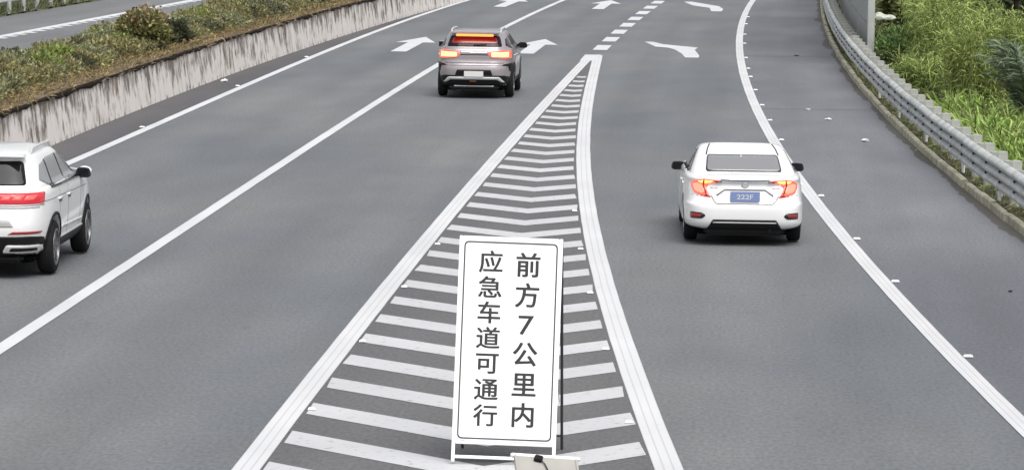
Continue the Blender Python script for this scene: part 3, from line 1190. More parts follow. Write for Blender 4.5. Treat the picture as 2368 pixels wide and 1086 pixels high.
def tree(name, label, Y, off, h, cr, n, cols):
    x, y = side_pt(Y, off)
    o = empty(name, (x, y, bank_z(off)))
    tag(o, label, 'tree')
    bm = bmesh.new()
    bm_tube(bm, [(0, 0, -.2), (.05, 0, h * .3), (-.05, .05, h * .6), (0, 0, h * .92)], [.16, .13, .09, .02], 8)
    br = []
    for i in range(16):
        a = rng.uniform(0, 2 * PI)
        z = h * rng.uniform(.18, .85)
        l = cr * rng.uniform(.6, 1.0) * (1 - .45 * z / h)
        e = (l * math.cos(a), l * math.sin(a), z + l * .35)
        bm_tube(bm, [(0, 0, z), (e[0] * .5, e[1] * .5, z + l * .25), e], [.05, .03, .01], 5)
        br.append(e)
    from_bm('trunk', bm, STEM, o)
    acc = [[], [], [], [], []]
    for e in br:
        for f in (.45, .75, 1.0):
            s_ = rng.uniform(.4, .7)
            for a_, v in zip(acc, clump_leaves((e[0] * f, e[1] * f, e[2] * 1.0 - (1 - f) * .1), (s_, s_, s_ * .6), n // 48, cols, (.12, .24))):
                a_.append(v)
    foliage('crown', *[np.concatenate(a) for a in acc], LEAF, o)
    return o


tree('dark_tree', 'dark leafy tree at the top right corner behind the grass', 97, 4.0, 4.4, 1.5, 9000, [(.05, .075, .04), (.07, .095, .05), (.09, .115, .06), (.04, .055, .03)])


def palm(name, label, Y, off, h, nfr, cols):
    x, y = side_pt(Y, off)
    o = empty(name, (x, y, bank_z(off)))
    tag(o, label, 'palm')
    bm = bmesh.new()
    P, D, L = [], [], []
    for i in range(nfr):
        a = rng.uniform(0, 2 * PI)
        hh = h * rng.uniform(.7, 1.0)
        out = rng.uniform(.35, 1.1)
        pts = []
        for s in range(7):
            t = s / 6
            pts.append(np.array([math.cos(a) * out * t ** 1.4, math.sin(a) * out * t ** 1.4, hh * (t - .28 * t ** 3)]))
        bm_tube(bm, [tuple(p) for p in pts], [.025, .022, .018, .014, .01, .007, .003], 5)
        for k in range(46):
            t = .3 + .7 * k / 46
            s = min(5, int(t * 6))
            f = t * 6 - s
            p = pts[s] * (1 - f) + pts[s + 1] * f
            d = pts[s + 1] - pts[s]
            d /= np.linalg.norm(d)
            sd = np.cross(d, [0, 0, 1.])
            sd /= np.linalg.norm(sd) + 1e-6
            for sg in (-1, 1):
                P.append(p)
                D.append(d * .8 + sd * sg * .7 + rng.normal(0, .1, 3))
                L.append(rng.uniform(.3, .5))
    from_bm('frond_ribs', bm, STEM, o)
    n_ = len(P)
    foliage('fronds', np.array(P), unit(np.array(D)), np.array(L), np.full(n_, .035), tints(n_, cols, .2), LEAF, o, droop=.4, seg=2)
    return o


palm('fan_palm', 'blue green feathery palm at the right edge above the bright grass', 80, 2.6, 2.9, 26, [(.15, .20, .125), (.20, .25, .16), (.11, .15, .09), (.25, .30, .19)])
# dark background growth so the bank reads closed
bush('thicket', 'dark thicket far behind the bamboo clumps', 118, 5.0, (3.0, 4.0, 3.6), 12000, [(.05, .065, .025), (.07, .085, .03), (.09, .10, .04)], cat='thicket', ll=(.15, .3))
bush('thicket', 'dark thicket behind the palm at the right edge', 104, 6.2, (2.6, 4.0, 3.4), 11000, [(.045, .06, .025), (.06, .075, .03), (.085, .10, .045)], cat='thicket', ll=(.15, .3))
bush('thicket', 'olive thicket behind the grey panel fence', 140, 5.0, (4.0, 6.0, 5.0), 9000, [(.07, .085, .03), (.09, .105, .04), (.06, .07, .028)], cat='thicket', ll=(.15, .3))

# pale sheet caught in the bushes
bm = bmesh.new()
bmesh.ops.create_icosphere(bm, subdivisions=3, radius=1)
rp = random.Random(2)
for v in bm.verts:
    k = 1 + .16 * math.sin(7 * v.co.x + 2) * math.cos(5 * v.co.y) + rp.uniform(-.06, .06)
    hx = .6 + .55 * math.exp(-((v.co.x + .35) / .3) ** 2) + .2 * math.exp(-((v.co.x - .6) / .2) ** 2)
    v.co = Vector((v.co.x * .36 * k, v.co.y * .28 * k, max(-.05, v.co.z * .17 * k * hx)))
ps = from_bm('plastic_sheet', bm, mat('pale_sheet', (.46, .49, .41), .6))
sx, sy = side_pt(112, 1.28)
ps.location = (sx, sy, 1.22)
tag(ps, 'crumpled pale plastic sheet caught on the bush behind the fence post', 'sheet')

# ------------------------------------------------------------------ cars


def slices(levels, sub=3, N=132, zfun=None):
    """closed shell from stacked plan contours: levels = (z, half width, y rear, y front, exponent)"""
    lv = np.array([l[:5] for l in levels], float)
    m_ = len(lv)
    out = []
    for i in range(m_ - 1):
        p0, p1, p2, p3 = lv[max(i - 1, 0)], lv[i], lv[i + 1], lv[min(i + 2, m_ - 1)]
        for s in range(sub):
            t = s / sub
            out.append(.5 * ((2 * p1) + (-p0 + p2) * t + (2 * p0 - 5 * p1 + 4 * p2 - p3) * t * t + (-p0 + 3 * p1 - 3 * p2 + p3) * t ** 3))
    out.append(lv[-1])
    vs, fs = [], []
    for z, w_, yr, yf, ex in out:
        T = np.linspace(0, 2 * PI, 1440, endpoint=False) - PI / 2
        cx, cy = np.cos(T), np.sin(T)
        x = w_ * np.sign(cx) * np.abs(cx) ** (2 / ex)
        yy = (yr + yf) / 2 + (yf - yr) / 2 * np.sign(cy) * np.abs(cy) ** (2 / ex)
        seg = np.hypot(np.diff(np.append(x, x[0])), np.diff(np.append(yy, yy[0])))
        cum = np.concatenate([[0], np.cumsum(seg)])
        tt = np.linspace(0, cum[-1], N, endpoint=False)
        xs = np.interp(tt, cum, np.append(x, x[0]))
        ys = np.interp(tt, cum, np.append(yy, yy[0]))
        for a, b in zip(xs, ys):
            vs.append((a, b, zfun(a, b, z) if zfun else z))
    R = len(out)
    for i in range(R - 1):
        for k_ in range(N):
            k2 = (k_ + 1) % N
            fs.append((i * N + k_, i * N + k2, (i + 1) * N + k2, (i + 1) * N + k_))
    for base, flip in ((0, True), ((R - 1) * N, False)):
        c = len(vs)
        pts = np.array(vs[base:base + N])
        vs.append(tuple(pts.mean(0)))
        for k_ in range(N):
            k2 = (k_ + 1) % N
            fs.append((c, base + k2, base + k_) if flip else (c, base + k_, base + k2))
    return vs, fs


def make_body(lower, cabin, wheels, wr, half, hood, paintm):
    """lower shell with wheel wells cut out, joined with the cabin shell"""
    def zf(x, y, z):
        s = min(1, max(0, (y - hood[0]) / hood[1]))
        s = s * s * (3 - 2 * s)
        return .5 + (z - .5) * (1 - hood[2] * s) if z > .5 else z
    v, f = slices(lower, zfun=zf)
    lo_ = mesh('tmp_lower', v, f, paintm, smooth=True)
    lo_.data.materials.append(WELL)
    bm = bmesh.new()
    for y in wheels:
        for sgn in (-1, 1):
            r = bmesh.ops.create_cone(bm, cap_ends=True, segments=40, radius1=wr + .055, radius2=wr + .055, depth=.5, matrix=Matrix.Translation((sgn * (half - .01), y, wr + .02)) @ Matrix.Rotation(PI / 2, 4, 'Y'))
    for fc in bm.faces:
        fc.material_index = 1
    cut = from_bm('tmp_cut', bm, paintm)
    cut.data.materials.append(WELL)
    md_ = lo_.modifiers.new('b', 'BOOLEAN')
    md_.operation = 'DIFFERENCE'
    md_.solver = 'EXACT'
    md_.object = cut
    dgp = bpy.context.evaluated_depsgraph_get()
    me = bpy.data.meshes.new_from_object(lo_.evaluated_get(dgp))
    bm = bmesh.new()
    bm.from_mesh(me)
    v, f = slices(cabin)
    ms = bpy.data.meshes.new('tmpc')
    ms.from_pydata(v, [], f)
    bm.from_mesh(ms)
    for fc in bm.faces:
        fc.smooth = True
    bm.normal_update()
    for fc in bm.faces:
        if fc.normal.z < -.55 and fc.calc_center_median().z < .31:
            fc.material_index = 1
    for e in bm.edges:
        if len(e.link_faces) == 2 and e.calc_face_angle(0) > math.radians(38):
            e.smooth = False
    out = bpy.data.meshes.new('body')
    bm.to_mesh(out)
    out.materials.clear()
    out.materials.append(paintm)
    out.materials.append(WELL)
    bvh = BVHTree.FromBMesh(bm)
    bm.free()
    bpy.data.objects.remove(lo_)
    bpy.data.objects.remove(cut)
    return out, bvh


VIEW = {'rear': (lambda u, v: Vector((u, -6, v)), Vector((0, 1, 0))), 'right': (lambda u, v: Vector((6, u, v)), Vector((-1, 0, 0))),
        'left': (lambda u, v: Vector((-6, u, v)), Vector((1, 0, 0))), 'top': (lambda u, v: Vector((u, v, 6)), Vector((0, 0, -1)))}


def rounded(pts, r, n=4):
    out = []
    m_ = len(pts)
    for i in range(m_):
        a, b, c = Vector(pts[i - 1]), Vector(pts[i]), Vector(pts[(i + 1) % m_])
        d1, d2 = (a - b), (c - b)
        q = min(r, d1.length * .45, d2.length * .45)
        p1, p2 = b + d1.normalized() * q, b + d2.normalized() * q
        for s in range(n + 1):
            t = s / n
            out.append(tuple((1 - t) ** 2 * p1 + 2 * t * (1 - t) * b + t * t * p2))
    return out


def panel(name, bvh, poly, view, off, m, parent, grid=.035, depth=.012):
    """a panel of the car that follows the body surface, proud by off"""
    org, dr = VIEW[view]
    pts = []
    for i in range(len(poly)):
        a, b = Vector(poly[i]), Vector(poly[(i + 1) % len(poly)])
        k_ = max(1, int((b - a).length / grid))
        for s in range(k_):
            pts.append(a.lerp(b, s / k_))
    nb = len(pts)
    xs = [p.x for p in pts]
    ys = [p.y for p in pts]
    ins = []
    x = min(xs) + grid * .5
    while x < max(xs):
        y = min(ys) + grid * .5
        while y < max(ys):
            ins.append(Vector((x, y)))
            y += grid
        x += grid
    keep = []
    for q in ins:
        c = False
        for i in range(nb):
            a, b = pts[i], pts[(i + 1) % nb]
            if (a.y > q.y) != (b.y > q.y) and q.x < (b.x - a.x) * (q.y - a.y) / (b.y - a.y) + a.x:
                c = not c
        if c and min((q - p).length for p in pts) > grid * .4:
            keep.append(q)
    res = delaunay_2d_cdt(pts + keep, [], [list(range(nb))], 1, 1e-5)
    v2, edges, tris, ov = res[0], res[1], res[2], res[3]
    V, NN = [], []
    last = None
    for p in v2:
        o = org(p[0], p[1])
        h = bvh.ray_cast(o, dr)
        if h[0] is None:
            tgt = last if last else Vector((0, 0, .8))
            q = Vector(o)
            ax = 0 if abs(dr.x) > .5 else (1 if abs(dr.y) > .5 else 2)
            q[ax] = tgt[ax]
            h = bvh.find_nearest(q)
            nn = h[1]
        else:
            nn = h[1]
            if nn.dot(dr) > 0:
                nn = -nn
        last = h[0]
        V.append(h[0] + nn * off)
        NN.append(nn)
    fs = [tuple(t) for t in tris]
    # outward orientation
    if fs:
        a, b, c = (V[i] for i in fs[0][:3])
        if (b - a).cross(c - a).dot(NN[fs[0][0]]) < 0:
            fs = [t[::-1] for t in fs]
    cnt = {}
    for t in fs:
        for i in range(len(t)):
            e = (t[i], t[(i + 1) % len(t)])
            cnt[e] = cnt.get(e, 0) + 1
    base = len(V)
    mp_ = {}
    extra = []
    for (a, b) in list(cnt):
        if (b, a) not in cnt:
            for q in (a, b):
                if q not in mp_:
                    mp_[q] = base + len(extra)
                    extra.append(V[q] - NN[q] * (off + depth))
            fs.append((b, a, mp_[a], mp_[b]))
    o = mesh(name, V + extra, fs, m, parent)
    me = o.data
    nt_ = len(tris)
    me.polygons.foreach_set('use_smooth', [i < nt_ for i in range(len(me.polygons))])
    return o


def line_panel(name, bvh, pl, wd, view, off, m, parent):
    """thin strip along a polyline"""
    L_, R_ = [], []
    for i, p in enumerate(pl):
        a, b = Vector(pl[max(i - 1, 0)]), Vector(pl[min(i + 1, len(pl) - 1)])
        d = (b - a).normalized()
        n_ = Vector((-d.y, d.x)) * wd / 2
        L_.append(tuple(Vector(p) + n_))
        R_.append(tuple(Vector(p) - n_))
    return panel(name, bvh, L_ + R_[::-1], view, off, m, parent, grid=.06, depth=.004)


def mir(poly):
    return [(-a, b) for a, b in poly][::-1]


_wheel = {}


def wheel(parent, x, y, r, wd, style):
    key = (r, wd, style)
    sgn = 1 if x > 0 else -1
    if key not in _wheel:
        prof = [(-wd / 2 + .01, r * .66), (-wd / 2, r * .75), (-wd / 2 + .005, r * .90), (-wd / 2 + .03, r * .985), (-wd * .15, r), (wd * .15, r), (wd / 2 - .03, r * .985), (wd / 2 - .005, r * .90), (wd / 2, r * .75), (wd / 2 - .01, r * .66)]
        n = 40
        vs, fs = [], []
        for i in range(n):
            a = 2 * PI * i / n
            for px, pr in prof:
                vs.append((px, pr * math.cos(a), pr * math.sin(a)))
        m_ = len(prof)
        for i in range(n):
            for j in range(m_ - 1):
                i2 = (i + 1) % n
                fs.append((i * m_ + j, i * m_ + j + 1, i2 * m_ + j + 1, i2 * m_ + j))
        t = mesh('wheel', vs, fs, RUBBER, smooth=True)
        bm = bmesh.new()
        # rim ring, dished hub, spokes facing +x
        def lathe(prof_):
            rings = [[bm.verts.new((px, pr * math.cos(2 * PI * i / n), pr * math.sin(2 * PI * i / n))) for px, pr in prof_] for i in range(n)]
            for i in range(n):
                for j in range(len(prof_) - 1):
                    i2 = (i + 1) % n
                    bm.faces.new((rings[i][j], rings[i][j + 1], rings[i2][j + 1], rings[i2][j]))
        lathe([(wd / 2 - .012, r * .70), (wd / 2 + .002, r * .69), (wd / 2 + .002, r * .62), (wd / 2 - .03, r * .60), (wd / 2 - .10, r * .58), (-wd / 2 + .02, r * .66)])
        lathe([(wd / 2 - .02, .002), (wd / 2 - .015, r * .13), (wd / 2 - .05, r * .18)])
        ns = 5 if style == 'a' else 10
        for q in range(ns):
            a = 2 * PI * q / ns
            for da in ((-.16, .16) if style == 'a' else (0,)):
                rot = Matrix.Rotation(a + da, 4, 'X')
                bm_box(bm, rot @ Vector((wd / 2 - .03, 0, r * .37)), (.035, .036 if style == 'a' else .05, r * .55), rot.to_3x3().to_4x4())
        rim = from_bm('rim', bm, ALLOY if style == 'a' else ALLOYD)
        bm = bmesh.new()
        bmesh.ops.create_cone(bm, cap_ends=True, segments=32, radius1=r * .6, radius2=r * .6, depth=.02, matrix=Matrix.Translation((wd / 2 - .12, 0, 0)) @ Matrix.Rotation(PI / 2, 4, 'Y'))
        dsc = from_bm('brake_disc', bm, BLACKP)
        _wheel[key] = (t.data, rim.data, dsc.data)
        for o in (t, rim, dsc):
            bpy.data.objects.remove(o)
    a, b, c = _wheel[key]
    o = bpy.data.objects.new('wheel', a)
    link(o, parent)
    o.location = (x, y, r)
    if sgn < 0:
        o.rotation_euler = (0, 0, PI)
    for nm, me in (('rim', b), ('brake_disc', c)):
        link(bpy.data.objects.new(nm, me), o)
    return o


def mirror_part(parent, x, y, z, m, sz=(.11, .10, .075)):
    sgn = 1 if x > 0 else -1
    bm = bmesh.new()
    bmesh.ops.create_uvsphere(bm, u_segments=16, v_segments=10, radius=1)
    for v in bm.verts:
        c = v.co
        for i in range(3):
            c[i] = math.copysign(abs(c[i]) ** .62, c[i])
        c.x *= sz[0] * (1 - .12 * c.z)
        c.z *= sz[2]
        c.y *= sz[1]
        if c.y < -sz[1] * .35:
            c.y = -sz[1] * .35
    bmesh.ops.translate(bm, vec=(sgn * (abs(x) + .13), y, z), verts=bm.verts)
    bm_box(bm, (sgn * (abs(x) + .01), y + .02, z - .05), (.16, .06, .03))
    o = from_bm('mirror', bm, m, parent, smooth=True)
    bm = bmesh.new()
    bm_box(bm, (sgn * (abs(x) + .13), y - sz[1] * .35 - .004, z), (sz[0] * 1.55, .006, sz[2] * 1.45), bevel=.002)
    from_bm('mirror_glass', bm, GLASSD, o)
    return o


def text_mesh(s, size, bold=0.0):
    cu = bpy.data.curves.new('txt', 'FONT')
    cu.body = s
    cu.size = size
    cu.offset = bold
    cu.align_x = 'CENTER'
    o = bpy.data.objects.new('txt', cu)
    C.objects.link(o)
    me = bpy.data.meshes.new_from_object(o.evaluated_get(bpy.context.evaluated_depsgraph_get()))
    bpy.data.objects.remove(o)
    bpy.data.curves.remove(cu)
    return me


def plate(parent, x, y, z, tilt, base, txtm, txt, w_=.44, h_=.14):
    bm = bmesh.new()
    bm_box(bm, (0, 0, 0), (w_, .012, h_), bevel=.004)
    o = from_bm('number_plate', bm, base, parent)
    o.location = (x, y, z)
    o.rotation_euler = (tilt, 0, 0)
    if txt:
        me = text_mesh(txt, .125, .0025)
        xs = np.array([v.co[:] for v in me.vertices])
        cx = (xs[:, 0].min() + xs[:, 0].max()) / 2
        cy = (xs[:, 1].min() + xs[:, 1].max()) / 2
        s = min(1.0, (w_ * .86) / (xs[:, 0].max() - xs[:, 0].min()))
        for v in me.vertices:
            v.co = ((v.co.x - cx) * s, -.0085, (v.co.y - cy) * .82)
        me.materials.clear()
        me.materials.append(txtm)
        link(bpy.data.objects.new('plate_lettering', me), o)
    return o


# ---------------------------------------------------------------- white sedan
def sedan():
    root = empty('sedan', (3.49, 58.55, 0.012), -math.radians(1.0))
    tag(root, 'white sedan with glowing tail lamps and blue number plate on the exit lane', 'car')
    lower = [(.20, .70, -2.02, 2.05, 4.5), (.26, .86, -2.20, 2.2, 6), (.33, .90, -2.28, 2.28, 6.5), (.48, .905, -2.31, 2.31, 6.5), (.605, .905, -2.312, 2.31, 6.5), (.64, .902, -2.262, 2.3, 6.5),
             (.72, .90, -2.232, 2.28, 6), (.82, .895, -2.215, 2.22, 5.5), (.915, .885, -2.195, 2.12, 5), (.96, .875, -2.235, 2.05, 5), (.99, .855, -2.245, 2.0, 5), (1.012, .81, -2.205, 1.8, 4.5), (1.03, .70, -2.08, 1.6, 4), (1.045, .40, -1.8, 1.2, 3.5)]
    cabin = [(.90, .845, -1.98, 1.25, 6), (1.00, .81, -1.86, 1.08, 6), (1.08, .775, -1.66, .86, 6), (1.18, .725, -1.34, .58, 6), (1.27, .675, -.98, .32, 6), (1.335, .63, -.66, .12, 6), (1.372, .55, -.44, -.05, 5), (1.39, .36, -.38, -.16, 4)]
    wh = (-1.345, 1.355)
    me, bvh = make_body(lower, cabin, wh, .32, .90, (.9, 1.4, .42), CARW)
    o = link(bpy.data.objects.new('body', me), root)
    for y in wh:
        for x in (-.775, .775):
            wheel(root, x, y, .322, .205, 'a')
    # glass
    rg = rounded([(-.55, 1.075), (.55, 1.075), (.515, 1.252), (-.515, 1.252)], .035)
    fr = rounded([(-.575, 1.058), (.575, 1.058), (.535, 1.266), (-.535, 1.266)], .045)
    f_ = panel('rear_window', bvh, fr, 'rear', .003, BLACKG, root)
    panel('pane', bvh, rg, 'rear', .006, GLASS, f_)
    sw = rounded([(-1.22, 1.04), (-.72, 1.22), (-.38, 1.28), (-.02, 1.285), (.35, 1.20), (.80, 1.04), (.6, 1.0), (-1.0, 1.01)], .04)
    for vw in ('left', 'right'):
        s = panel('side_window', bvh, sw, vw, .004, GLASSD, root)
        line_panel('pillar', bvh, [(-.42, 1.0), (-.36, 1.30)], .09, vw, .007, BLACKG, s)
        line_panel('pillar', bvh, [(-.92, 1.02), (-.82, 1.16)], .05, vw, .007, BLACKG, s)
        line_panel('door_seam', bvh, [(-.40, .30), (-.38, 1.0)], .012, vw, .002, SEAM_SHADE, root)
        line_panel('door_seam', bvh, [(-1.0, .42), (-1.02, .7), (-1.12, 1.0)], .012, vw, .002, SEAM_SHADE, root)
        line_panel('door_seam', bvh, [(.66, .30), (.64, .95)], .012, vw, .002, SEAM_SHADE, root)
        line_panel('sill_trim', bvh, [(-1.0, .27), (1.0, .27)], .09, vw, .006, BLACKP, root)
        for y in (-.28, -.98):
            sgn = 1 if vw == 'right' else -1
            panel('door_handle', bvh, rounded([(y - .2, .83), (y, .835), (y, .865), (y - .2, .86)], .012), vw, .02, CARW, root, grid=.05)
    bm = bmesh.new()
    bm_box(bm, (0, 0, .21), (1.46, 4.1, .12), bevel=.05)
    from_bm('floor_pan', bm, WELL, root)
    # roof gutters seen as two dark lines running forward
    for s in (-1, 1):
        line_panel('roof_trim', bvh, [(s * .545, -1.0), (s * .52, -.70), (s * .475, -.35)], .02, 'top', .003, SEAMD, root)
    # tail lamps: C shaped, with a lit amber upper band
    L_ = [(-.786, .937), (-.761, .978), (-.653, 1.012), (-.604, 1.02), (-.456, 1.012), (-.357, .992), (-.44, .975), (-.587, .925), (-.547, .821), (-.497, .746), (-.604, .763), (-.744, .813), (-.782, .888)]
    top = [(-.70, .988), (-.604, 1.008), (-.47, 1.002), (-.50, .975), (-.595, .945), (-.66, .962)]
    inn = [(-.765, .93), (-.70, .955), (-.62, .925), (-.585, .84), (-.63, .80), (-.735, .835)]
    drk = [(-.61, .775), (-.55, .80), (-.50, .752), (-.60, .764)]
    for k_ in (0, 1):
        P = (lambda p: mir([(a, b - .035) for a, b in p])) if k_ else (lambda p: [(a, b - .035) for a, b in p])
        lp = panel('tail_lamp', bvh, rounded(P(L_), .02), 'rear', .010, LAMPR, root, grid=.025)
        panel('brake_band', bvh, rounded(P(top), .02), 'rear', .014, LAMPO, lp, grid=.025)
        panel('lamp_core', bvh, rounded(P(inn), .03), 'rear', .014, LAMPRH, lp, grid=.025)
        line_panel('lamp_divider', bvh, P([(-.60, 1.012), (-.615, .93), (-.57, .80)]), .018, 'rear', .018, LAMPD, lp)
        panel('lamp_tip', bvh, rounded(P(drk), .01), 'rear', .014, LAMPD, lp, grid=.025)
        panel('lamp_end', bvh, rounded(P([(-.46, 1.006), (-.34, .990), (-.43, .981)]), .006), 'rear', .015, BLACKG, lp, grid=.03)
        q = 'left' if not k_ else 'right'
        panel('tail_lamp', bvh, rounded([(-2.16, .80), (-1.98, .89), (-1.95, .945), (-2.16, .945)], .03), q, .008, LAMPR, root, grid=.03)
        rf = panel('bumper_vent', bvh, rounded(P([(-.80, .435), (-.80, .535), (-.62, .528), (-.575, .485), (-.63, .44)]), .02), 'rear', .006, BLACKG, root)
        panel('reflector', bvh, rounded(P([(-.79, .455), (-.79, .515), (-.64, .505), (-.64, .465)]), .01), 'rear', .010, LAMPD, rf)
    # boot outline, painted shadow line of the plate recess, badge
    line_panel('boot_seam', bvh, [(-.50, .745), (-.455, .66), (-.41, .625), (.41, .625), (.455, .66), (.50, .745)], .014, 'rear', .003, SEAM_SHADE, root)
    line_panel('boot_edge', bvh, [(-.36, .984), (-.2, .972), (.2, .972), (.36, .984)], .016, 'rear', .003, SEAM_SHADE, root)
    line_panel('plate_recess', bvh, [(-.42, .745), (-.30, .83), (.30, .83), (.42, .745)], .022, 'rear', .004, SEAM_SHADE, root)  # grey line paints the shadow along the recess edge
    line_panel('bumper_seam', bvh, [(-.88, .70), (-.78, .745), (-.62, .735)], .012, 'rear', .002, SEAM_SHADE, root)
    line_panel('bumper_seam', bvh, [(.62, .735), (.78, .745), (.88, .70)], .012, 'rear', .002, SEAM_SHADE, root)
    panel('badge', bvh, [(.055 * math.cos(a), .905 + .042 * math.sin(a)) for a in np.linspace(0, 2 * PI, 20, endpoint=False)], 'rear', .014, SILVERT, root, grid=.03)
    for s in (-1, 1):
        panel('boot_script', bvh, [(s * .46 - .055, .848), (s * .46 + .055, .848), (s * .46 + .055, .862), (s * .46 - .055, .862)], 'rear', .005, SILVERT, root)
    plate(root, 0, -2.285, .735, math.radians(8), PLATEB, PLATET, '222F', h_=.155)
    # lower bumper
    panel('diffuser', bvh, rounded([(-.56, .245), (-.47, .395), (.47, .395), (.56, .245)], .02), 'rear', .008, BLACKP, root)
    line_panel('diffuser_trim', bvh, [(-.47, .352), (.47, .352)], .018, 'rear', .014, SILVERT, root)
    bm = bmesh.new()
    bm_box(bm, (0, -1.9, .225), (1.2, .5, .16), bevel=.04)
    bm_tube(bm, [(.38, -1.7, .22), (.38, -2.2, .23)], .035, 10)
    from_bm('underbody', bm, BLACKP, root)
    for s in (-1, 1):
        mirror_part(root, s * .79, .60, .965, BLACKG, (.11, .10, .07))
    bm = bmesh.new()   # shark fin aerial
    vs = [(-.02, -.62, 1.33), (.02, -.62, 1.33), (0, -.42, 1.36), (0, -.60, 1.40)]
    bv = [bm.verts.new(p) for p in vs]
    for t in ((0, 1, 3), (1, 2, 3), (2, 0, 3), (0, 2, 1)):
        bm.faces.new([bv[i] for i in t])
    from_bm('aerial', bm, CARW, root)
    return root


sedan()


# ---------------------------------------------------------------- silver SUV braking
def suv_silver():
    root = empty('suv', (-.83, 92.95, 0.012), -math.radians(3.4))
    tag(root, 'silver SUV tinted pink for the glow of its bright brake lamps in the middle lane', 'car')
    lower = [(.24, .72, -2.05, 2.05, 4.5), (.31, .84, -2.20, 2.2, 5), (.40, .885, -2.26, 2.27, 5), (.54, .905, -2.30, 2.31, 5), (.68, .915, -2.315, 2.31, 5), (.78, .92, -2.29, 2.28, 5),
             (.90, .92, -2.235, 2.25, 5), (1.02, .915, -2.235, 2.2, 5), (1.14, .90, -2.20, 2.1, 5), (1.20, .865, -2.14, 2.0, 4.5), (1.23, .7, -1.95, 1.7, 4)]
    cabin = [(1.10, .875, -2.19, 1.25, 5), (1.20, .845, -2.165, 1.10, 5), (1.32, .79, -2.09, .86, 5), (1.42, .735, -2.0, .58, 5), (1.49, .695, -1.95, .36, 5), (1.54, .65, -1.95, .2, 5), (1.575, .57, -1.86, .05, 4.5), (1.595, .38, -1.4, -.1, 4)]
    wh = (-1.37, 1.37)
    me, bvh = make_body(lower, cabin, wh, .35, .915, (1.0, 1.3, .33), CARS)
    link(bpy.data.objects.new('body', me), root)
    for y in wh:
        for x in (-.80, .80):
            wheel(root, x, y, .352, .215, 'b')
    f_ = panel('rear_window', bvh, rounded([(-.66, 1.225), (.66, 1.225), (.585, 1.475), (-.585, 1.475)], .05), 'rear', .004, GLASSD, root)
    panel('brake_glow_glass', bvh, rounded([(-.56, 1.30), (.56, 1.30), (.50, 1.45), (-.50, 1.45)], .04), 'rear', .007, LAMPD, f_)  # self-glowing red patch stands in for brake light on the window
    line_panel('wiper', bvh, [(-.02, 1.255), (.28, 1.27)], .025, 'rear', .018, BLACKP, f_)
    bm = bmesh.new()
    bm_box(bm, (0, 0, .255), (1.46, 4.1, .13), bevel=.05)
    from_bm('floor_pan', bm, WELL, root)
    # roof spoiler carrying the high brake bar
    bm = bmesh.new()
    bm_box(bm, (0, -1.98, 1.545), (1.16, .22, .035), bevel=.014)
    from_bm('spoiler', bm, CARS, root)
    bm = bmesh.new()
    bm_box(bm, (0, -2.085, 1.497), (.90, .03, .056), bevel=.012)
    from_bm('high_brake_lamp', bm, LAMPB, root)
    for vw in ('left', 'right'):
        sw = rounded([(-1.92, 1.25), (-1.72, 1.40), (-1.2, 1.465), (-.1, 1.475), (.30, 1.38), (.92, 1.17), (.7, 1.13), (-1.5, 1.17)], .05)
        s = panel('side_window', bvh, sw, vw, .004, GLASSD, root)
        line_panel('pillar', bvh, [(-.40, 1.13), (-.36, 1.47)], .09, vw, .008, BLACKG, s)
        line_panel('pillar', bvh, [(-1.35, 1.16), (-1.30, 1.45)], .11, vw, .008, CARS, s)
        for y in (-.42, -1.12, .68):
            line_panel('door_seam', bvh, [(y, .42), (y + .02, 1.12)], .014, vw, .002, SEAM_SHADE, root)
        panel('sill_cladding', bvh, rounded([(-.98, .26), (-.98, .44), (.98, .44), (.98, .26)], .02), vw, .012, BLACKP, root, grid=.08)
        for y in wh:
            ring = [(y + .47 * math.cos(a), .37 + .47 * math.sin(a)) for a in np.linspace(-.15, PI + .15, 22)] + [(y + .415 * math.cos(a), .37 + .415 * math.sin(a)) for a in np.linspace(PI + .15, -.15, 22)]
            panel('arch_cladding', bvh, ring, vw, .014, BLACKP, root, grid=.07)
        for y in (-.55, -1.22):
            panel('door_handle', bvh, rounded([(y, .98), (y + .22, .985), (y + .22, 1.015), (y, 1.01)], .012), vw, .02, CHROME, root, grid=.06)
    for s in (-1, 1):
        P = (lambda p: mir(p)) if s > 0 else (lambda p: p)
        lp = panel('tail_lamp', bvh, rounded(P([(-.86, .955), (-.86, 1.12), (-.72, 1.145), (-.36, 1.11), (-.32, 1.05), (-.42, .975), (-.72, .945)]), .03), 'rear', .012, LAMPR, root, grid=.03)
        panel('brake_lamp', bvh, rounded(P([(-.80, .98), (-.80, 1.105), (-.41, 1.09), (-.41, .99)]), .025), 'rear', .020, LAMPY, lp, grid=.03)
        q = 'right' if s > 0 else 'left'
        panel('tail_lamp', bvh, rounded([(-2.19, .965), (-2.0, 1.0), (-2.0, 1.07), (-2.17, 1.11)], .03), q, .010, LAMPR, root, grid=.03)
        panel('bumper_vent', bvh, rounded(P([(-.88, .63), (-.88, .84), (-.70, .815), (-.66, .785), (-.80, .77), (-.83, .64)]), .015), 'rear', .008, BLACKP, root, grid=.03)
        # roof rails
        bm = bmesh.new()
        bm_tube(bm, [(s * .585, -1.62, 1.53), (s * .595, -1.50, 1.60), (s * .595, -.9, 1.62), (s * .58, -.1, 1.60), (s * .57, .12, 1.53)], .022, 8)
        bm_box(bm, (s * .585, -.75, 1.58), (.03, .07, .07))
        from_bm('roof_rail', bm, SILVERT, root)
        mirror_part(root, s * .86, .72, 1.15, BLACKG if s > 0 else CARS, (.11, .10, .075))
    line_panel('tailgate_trim', bvh, [(-.34, 1.09), (.34, 1.09)], .035, 'rear', .008, CHROME, root)
    line_panel('tailgate_seam', bvh, [(-.34, 1.04), (.34, 1.04)], .028, 'rear', .005, SEAMD, root)
    line_panel('tailgate_fold_shade', bvh, [(-.70, .845), (.70, .845)], .03, 'rear', .003, SEAM_SHADE, root)  # grey strip stands in for the shading below the tailgate crease
